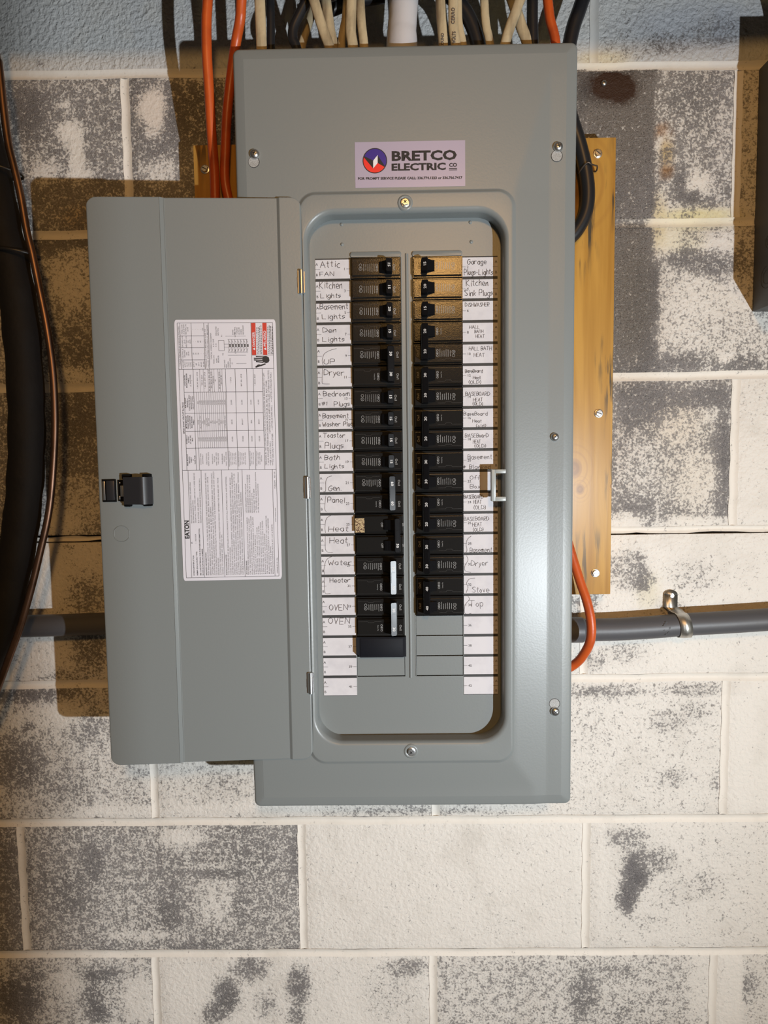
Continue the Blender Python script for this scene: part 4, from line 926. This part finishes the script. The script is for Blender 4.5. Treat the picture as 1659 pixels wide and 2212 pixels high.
def breaker(row, poles, amps, label, kind='std'):
    side = 'l' if row % 2 else 'r'; x0 = lx0 if side == 'l' else rx0
    e = empty('circuit_breaker', (x0, YD, zrow(row)))
    tag(e, label, 'circuit breaker', 'circuit breakers in the panel')
    bm_, hm_, pm_, mem = parts_for(poles, kind, side)
    def put(i, mb, nm, mats, sm_, par):
        if mem[i] is None: o = mb.build(nm, mats, par, smooth=sm_, recalc=(i < 2)); mem[i] = o.data
        else: o = link(nm, mem[i], par)
        return o
    bd = put(0, bm_, 'body', [M['bk'], M['hole']], 30, e); hd = put(1, hm_, 'handle', M['bkd'], 35, e); put(2, pm_, 'lettering', [M['print'], M['fine']], None, bd)
    yt = -.0176 if poles == 1 else -.0202; VT = Vector((1, .27 if kind != 'off' else .10, 0)).normalized(); hc = BWID*(.763 if poles == 1 else .775 if kind != 'off' else .865)
    for k in range(poles):
        t = MB()
        if kind == 'off' and k == 0: continue
        zc = -.0254*k; zc += (-.0012 if k == 0 else .0008) if poles == 2 else 0
        vx0 = -.0015
        if side == 'l': text(t, amps, Vector((hc, yt, zc))+VT*vx0, (0,0,-1), VT, .0030, .0052, 1, 0, 'c')
        else: text(t, amps, Vector((BWID-hc, yt, zc))-Vector((VT.x, -VT.y, 0))*vx0, (0,0,1), Vector((-VT.x, VT.y, 0)), .0030, .0052, 1, 0, 'c')
        t.build('lettering', M['printw'], hd, recalc=False)
    return e, bd
S1 = 'single black breaker with {} on its switch, {}'
D2 = 'double black breaker with {} on its tied handle, {}'
for row, amps, w in ((1, '15', 'beside the handwritten card Attic Fan'), (3, '15', 'beside the handwritten card Kitchen Lights'), (5, '20', 'beside the card Basement Lights'), (7, '15', 'beside the card Den Lights'), (13, '15', 'beside the card Bedroom Plugs'),
                     (15, '15', 'beside the card Basement Washer Plug'), (17, '15', 'beside the card Toastor Plugs'), (19, '15', 'beside the card Bath Lights'), (2, '15', 'beside the card Garage Plugs-Lights'), (4, '20', 'beside the card Kitchen Sink Plugs'), (6, '15', 'beside the card Dishwasher')):
    breaker(row, 1, amps, S1.format(amps, w))
for row, amps, w in ((9, '30', 'beside the cards Up Dryer'), (21, '60', 'beside the cards Gen. Panel'), (29, '30', 'beside the cards Water Heater'), (33, '30', 'beside the two cards Oven'), (8, '20', 'beside the two Hall Bath Heat cards'), (12, '30', 'beside baseboard cards under Hall Bath Heat'),
                     (16, '20', 'beside baseboard cards above Basement Blanked'), (20, '30', 'beside the cards Basement Blanked Off Box'), (24, '20', 'beside baseboard cards under Off Box'), (28, '30', 'beside the cards Basement Dryer'), (32, '40', 'beside the cards Stove Top')):
    breaker(row, 2, amps, D2.format(amps, w))
e, bd = breaker(25, 2, '50', 'double black breaker with old gold foil label, beside the two cards Heat', 'off')
b = MB(); b.box(BWID*.02, BWID*.205, -.0069, -.0073, -.0096, .0078, 0); b.build('foil_label', M['goldl'], e)
# black filler plate, row 37
p0, p1 = at(770.3, 1420.5, YD-.008), at(877, 1376, YD-.008); c_ = .0035
fp = MB(); fp.prism([(p0.x+.0045, p0.z), (p1.x-.0032, p0.z), (p1.x-.0030, p0.z+.0006), (p1.x, p0.z+.0006), (p1.x, p1.z-.0002), (p0.x, p1.z), (p0.x, p0.z+.0045), (p0.x+.0010, p0.z+.0040)], YD-.0080, YD-.0003)
fp.box(p0.x+.0045, p1.x-.0040, YD-.0080, YD-.0088, p0.z+.0012, p1.z-.0012, 0, .0003)
fo = fp.build('filler_plate', M['filler'], smooth=30); tag(fo, 'plain black plastic filler plate under the lowest left breaker', 'filler plate')

# ------------------------------------------------------------------ cables into the top of the panel
ZTOP = cz1-.0065
def cable(name, label, pts, r, mtl, Ys, cat='cable', group=None, flat=1.0, ext=True, n=14, to_box=True):
    """pts: photo pixels; Ys: depth for each (or one); extended up to the ceiling"""
    Y_ = Ys if isinstance(Ys, (list, tuple)) else [Ys]*len(pts)
    P = [at(px, py, y) for (px, py), y in zip(pts, Y_)]
    if to_box:
        last = P[-1]; pr = P[-2]; d = (last-pr); d = d/max(abs(d.z), 1e-4); P.append(Vector((last.x+d.x*(last.z-ZTOP)*.6, last.y, ZTOP)) if last.z > ZTOP+.0005 else Vector((last.x, last.y, ZTOP)))
    if ext:
        d = P[0]-P[1]; d.normalize(); q = P[0]+d*.035; P = [Vector((q.x, q.y, 2.36)), Vector((q.x, q.y, q.z+.08))]+[q]+P
    b = MB(); b.tube(catmull(P, 7), r, n, 0, True, flat); o = b.build(name, mtl, smooth=60); tag(o, label, cat, group); return o
YW = -.080
G1 = 'cream cables entering the top of the panel'
cable('cream_cable', 'flat cream cable rising from panel top beside the orange pair', [(561,0),(563,50),(565,100)], .0064, M['cream'], -.090, group=G1, flat=.5)
cable('black_cable', 'straight black cable right behind the flat cream cable at the panel top', [(584,0),(585,50),(585,100)], .0050, M['blackc'], -.070)
cable('black_cable', 'black cable bent outward between the cream cables on the panel top', [(668,-10),(650,25),(634,60),(633,85),(640,102)], .0058, M['blackc'], -.082, ext=True)
cable('cream_cable', 'dark edged cream cable behind the bent black cable on the panel top', [(682,0),(672,35),(662,65),(652,102)], .0050, M['cream'], -.055, group=G1, flat=.6)
cable('cream_cable', 'front cream cable of the leaning pair, slanting down right into panel top', [(678,0),(690,40),(702,75),(711,100)], .0060, M['cream'], -.096, group=G1, flat=.6)
cable('cream_cable', 'rear cream cable of the leaning pair, nearly upright at panel top', [(704,0),(708,30),(713,65),(720,100)], .0062, M['cream'], -.078, group=G1, flat=.6)
cable('black_cable', 'thick black cable crossing sideways behind the cream cables above the panel', [(690,30),(725,18),(765,2),(830,-8)], .0078, M['blackc'], -.040, ext=False, to_box=False)
cable('cream_cable', 'thin pale cream cable at the left of the three upright ones', [(750,0),(747,40),(741,70),(738,98)], .0050, M['cream'], -.080, group=G1, flat=.6)
cable('cream_cable', 'middle cream cable of three with black print, on the panel top', [(759,0),(758,40),(758,70),(762,98)], .0062, M['cream'], -.097, group=G1, flat=.6)
cable('cream_cable', 'right cream cable of three with black print down its edge', [(778,0),(780,40),(783,70),(786,97)], .0054, M['cream'], -.085, group=G1, flat=.6)
c1 = cable('cream_cable', 'cream cable with print, first one right of the white conduit', [(951,0),(953,40),(955,65),(957,92)], .0058, M['cream'], -.094, group=G1, flat=.6)
c2 = cable('cream_cable', 'cream cable printed CERRO rising from the panel top', [(979,0),(979,40),(980,65),(984,92)], .0058, M['cream'], -.097, group=G1, flat=.6)
cable('cream_cable', 'narrow cream cable tucked right against the printed cable', [(989,0),(990,40),(993,65),(999,92)], .0048, M['cream'], -.086, group=G1, flat=.6)
cable('black_cable', 'thick black cable sweeping down right behind the cream cables', [(975,-6),(1000,18),(1018,50),(1032,92)], .0088, M['blackc'], -.068)
cable('cream_cable', 'soiled greenish cream cable right of the sweeping black cable', [(1046,0),(1048,35),(1051,60),(1058,92)], .0050, M['cream'], -.082, group=G1, flat=.6)
cable('cream_cable', 'cream cable of the crossed pair leaning from upper right', [(1123,0),(1112,30),(1103,55),(1092,92)], .0060, M['cream'], -.098, group=G1, flat=.6)
cable('cream_cable', 'cream cable of the crossed pair leaning from upper left', [(1107,0),(1117,30),(1127,60),(1139,92)], .0068, M['cream'], -.078, group=G1, flat=.6)
cable('black_cable', 'upright black cable between crossed cream cables and the orange cable', [(1150,0),(1150,40),(1151,92)], .0066, M['blackc'], -.075)
cable('orange_cable', 'short orange cable entering the panel top near its right corner', [(1183,0),(1188,40),(1196,70),(1200,92)], .0056, M['orange'], -.088)
wc = cable('white_conduit', 'wide whitish grey plastic sleeve entering the middle of the panel top', [(872,0),(870,40),(868,65),(868,95)], [.0178, .0178, .0178, .0176, .0172, .0174, .0188, .0198], M['whitec'], -.072, 'conduit', n=28)
# print on two cables
def cprint(o, s_, p_, hh, w_, y):
    b = MB(); q = at(*p_, y); text(b, s_, q, (.015, 0, 1), (-1, 0, .015), hh, w_, 1, 0); b.build('lettering', M['pen'], o, recalc=False)
cprint(c2, 'VOLTS', (984, 93), .0036, .0130, -.1010); cprint(c2, 'CERRO', (982, 52), .0036, .0185, -.1010); cprint(c1, 'GROUND', (958.5, 108), .0030, .0190, -.0980)
# black cable at the right corner: dives behind the cover, bulges out over the board
def free_tube(name, label, pts, r, mtl, Ys, cat, n=16, group=None, up=False):
    P = [at(px, py, y) for (px, py), y in zip(pts, Ys)]
    if up:
        d = (P[0]-P[1]).normalized(); q = P[0]+d*.12; P = [Vector((q.x+d.x*.06, q.y, 2.36)), q]+P
    b = MB(); b.tube(catmull(P, 7), r, n); return tag(b.build(name, mtl, smooth=60), label, cat, group)
# the enclosure wall is at x = e1; this cable passes outside it, behind the cover's overhanging edge
bc = free_tube('black_cable', 'thick black cable curving out beside the panel and over the wooden board', [(1262,-10),(1250,25),(1238,60),(1228,110),(1224,170),(1230,240),(1252,312),(1265,368),(1270,420),(1264,462),(1244,500),(1218,525),(1190,545)],
    .0088, M['blackc'], [-.050,-.050,-.0495,-.0495,-.0495,-.0490,-.0485,-.0480,-.0480,-.0480,-.0480,-.0480,-.0490], 'cable', up=True)
b = MB(); yw = -.0595
b.tube(catmull([at(1251,375,-.048), at(1258,362,-.055), at(1269,351,yw), at(1276,354,-.0582), at(1284,357,-.053), at(1290,359,-.048), at(1289,368,-.043), at(1285,371,-.0400)], 5), .0010, 8)
tag(b.build('tie_wire', M['wire'], smooth=60), 'thin bent steel wire wrapped round the black cable on the board', 'wire')
G2 = 'long orange cables left of the panel'
free_tube('orange_cable', 'orange cable hanging straight down left of the panel behind the open door', [(449,-8),(446,50),(447,120),(452,200),(457,290),(463,370),(465,440),(466,500)], .0060, M['orange'], [-.095,-.092,-.088,-.080,-.070,-.060,-.054,-.050], 'cable', up=True)
free_tube('orange_cable', 'orange cable leaning out from behind the panel corner toward the straight one', [(522,-8),(519,40),(510,90),(500,160),(491,240),(487,320),(486,390),(498,450),(506,500)], .0060, M['orange'], [-.105,-.098,-.085,-.075,-.068,-.060,-.054,-.050,-.048], 'cable', up=True)
free_tube('orange_cable', 'orange cable looping out from the right edge of the panel over the conduit', [(1212,1120),(1226,1168),(1240,1215),(1255,1262),(1268,1300),(1277,1345),(1275,1385),(1258,1418),(1240,1436),(1212,1452)], .0060, M['orange'], [-.050,-.052,-.056,-.062,-.068,-.072,-.070,-.060,-.052,-.048], 'cable')

# ------------------------------------------------------------------ conduit, strap, fittings
YCD = -.0235
def cpt(px, py): return at(px, py, YCD)
b = MB(); b.tube(catmull([cpt(1205,1362), cpt(1260,1361), cpt(1340,1359), cpt(1420,1354), cpt(1480,1349), cpt(1570,1344), cpt(1680,1337), cpt(1800,1331)], 6), .0152, 24)
con = tag(b.build('conduit', M['conduit'], smooth=60), 'grey plastic conduit running right from the panel, held by a metal strap', 'conduit')
b = MB(); a = cpt(1205, 1361); c = cpt(1261, 1360.5); ax = (c-a).normalized()
b.tube([a, c-ax*.003, c-ax*.001, c], [.0172, .0172, .0166, .0154], 24); b.build('coupling', M['conduit'], con, smooth=50)
t = MB(); cm = cpt(1452, 1352)
for i in range(9):
    q = at(1430+random.uniform(0, 16), 1346+i*3.2, YCD-.0153); ribbon(t, [q, q+Vector((random.uniform(.0008, .0022), 0, random.uniform(.0003, .0012)))], .0008, None)
t.build('print_marks', M['slot'], con, recalc=False)
b = MB(); b.tube(catmull([cpt(-60,1356), cpt(40,1353), cpt(140,1350), cpt(250,1346), cpt(420,1342)], 6), .0150, 24)
tag(b.build('conduit', M['conduit'], smooth=60), 'dark conduit passing from the black insulated pipe to behind the open door', 'conduit')
# strap
c = cpt(1473, 1350.5); b = MB(); sw = .0078; nseg = 22; R = .0164
vs, fsx = [], []
secs = []
for k in range(nseg+1):
    a = math.radians(-100+205*k/nseg); secs.append((YCD-R*math.cos(a), c.z+R*math.sin(a)))
tops = [(-.0042, c.z+R+.0005), (-.0022, c.z+R+.004), (-.0020, c.z+R+.021)]
bots = [(-.0030, c.z-R-.0002), (-.0022, c.z-R-.0030)]
path = list(reversed(bots))+[s_ for s_ in secs if s_[0] < -.004]+tops
rows = []
for i, (y, z) in enumerate(path):
    wv = sw*(1.0 if i < len(path)-3 else 1.2); xo = (z-c.z)*-.13
    if i >= len(path)-2: xo = R*-.13-.0050
    rows.append([(c.x+xo-wv, y, z), (c.x+xo-wv*.45, y, z), (c.x+xo-wv*.25, y-.0012, z), (c.x+xo+wv*.25, y-.0012, z), (c.x+xo+wv*.45, y, z), (c.x+xo+wv, y, z)])
m = 6
b.add([p for r_ in rows for p in r_], [(i*m+k, i*m+k+1, (i+1)*m+k+1, (i+1)*m+k) for i in range(len(rows)-1) for k in range(m-1)])
ex = rows[-1]; ccx = avg(ex[0][0], ex[-1][0]); ez = ex[0][2]
b.add([(ccx+sw*1.2*math.cos(math.radians(a)), -.0020, ez+sw*0.9*math.sin(math.radians(a))) for a in range(0, 181, 15)], [list(range(13))])
st = b.build('conduit_strap', M['zincdull'], smooth=50)
md = st.modifiers.new('thickness', 'SOLIDIFY'); md.thickness = .0011; md.offset = 0
tag(st, 'galvanised one-hole strap holding the grey conduit to the wall', 'pipe strap')
hex_screw('screw', st, (ccx+.001, -.0028, ez-.001), .0036, True, .6)

# ------------------------------------------------------------------ left pipes
ins = [(-75,120,-.062),(-45,250,-.062),(-12,400,-.061),(8,500,-.061),(30,600,-.060),(45,700,-.060),(55,830,-.060),(58,940,-.060),(54,1050,-.060),(43,1150,-.060),(25,1250,-.060),(0,1350,-.060),(-40,1450,-.060),(-90,1560,-.060)]
P = [at(x, y, d) for x, y, d in ins]; P = [P[0]+Vector((-.02, 0, .42)), P[0]+Vector((-.012, 0, .12))]+P
b = MB(); pth = catmull(P, 8); b.tube(pth, [.0218+.0006*math.sin(i*.9)+random.uniform(-.0003, .0003) for i in range(len(pth))], 24)
insul = tag(b.build('insulated_pipe', M['foam'], smooth=60), 'thick pipe in black foam insulation bowing past the left edge', 'pipe')
cop = [(-14,60),(-2,140),(8,235),(18,310),(30,360),(44,420),(58,500),(70,550),(84,620),(100,700),(113,790),(118,870),(118,950),(112,1050),(103,1120),(85,1200),(68,1270),(45,1350),(18,1425),(-10,1500),(-40,1570)]
cy_ = [-.074]*len(cop)
P = [at(x, y, -.076) for x, y in cop]; P = [P[0]+Vector((-.008, 0, .30))]+P
b = MB(); b.tube(catmull(P, 7), .0044, 16)
tag(b.build('copper_pipe', M['copper'], smooth=60), 'thin bare copper pipe following the black insulated pipe', 'pipe')
def cable_tie(xl, xr, py, tilt, lab):
    c0, c1 = at(xl, py-tilt, -.066), at(xr, py+tilt, -.070); b = MB(); n = 32; mid = (c0+c1)/2; hw = abs(c1.x-c0.x)/2
    pts = [Vector((mid.x+hw*math.cos(2*math.pi*k/n), -.064-.0235*math.sin(2*math.pi*k/n), mid.z+(c1.z-c0.z)*.5*math.cos(2*math.pi*k/n))) for k in range(n+1)]
    b.tube(pts, .0020, 8, 0, False, .5)
    tag(b.build('cable_tie', M['blackc'], smooth=50), lab, 'cable tie')
cable_tie(-66, 41, 366, 7, 'upper black cable tie holding the copper pipe to the insulated pipe')
cable_tie(-26, 79, 546, 5, 'lower black cable tie holding the copper pipe to the insulated pipe')

# ------------------------------------------------------------------ pull box at the right edge, wall screw
gx0 = avg(X(1637, 170, 0), X(1627, 650, 0)); gz1, gz0 = Z(1637, 150, 0), Z(1627, 674, 0)
b = MB(); b.box(gx0, gx0+.30, -.098, -.0005, gz0, gz1, 0, .0012)
pb = tag(b.build('pull_box', M['box'], smooth=40), 'dark grey metal box with round knockouts mounted at the right edge of the wall', 'junction box')
for yy, zz, r1 in ((-.040, Z(1650,180,-.03), .013), (-.038, Z(1645,525,-.03), .009), (-.034, Z(1640,600,-.03), .014)):
    k = MB()
    for rr_ in (r1, r1*.62):
        pts = [(gx0-.0001, yy+rr_*math.cos(2*math.pi*i/28), zz+rr_*math.sin(2*math.pi*i/28)) for i in range(29)]
        k.tube(pts, .0005, 6, 0, False)
    k.build('knockout_ring', M['box'], pb, smooth=60)
for i, (dx, dd, lean) in enumerate(((.030, -.050, -.055), (.062, -.050, .01))):
    b = MB(); b.tube(catmull([(gx0+dx, dd, gz1), (gx0+dx+lean*.25, dd, gz1+.06), (gx0+dx+lean, dd, gz1+.16), (gx0+dx+lean*1.3, dd, 2.36)], 6), .007, 12)
    tag(b.build('black_cable', M['blackc'], smooth=60), ('black cable leaning left above the dark grey box' if i == 0 else 'upright black cable above the dark grey box'), 'cable')
p = at(1304, 181, 0); ws = pan_screw('wall_screw', None, (p.x, -.0006, p.z), .0038, .5); tag(ws, 'single screw in the brown stained patch of the wall', 'screw')
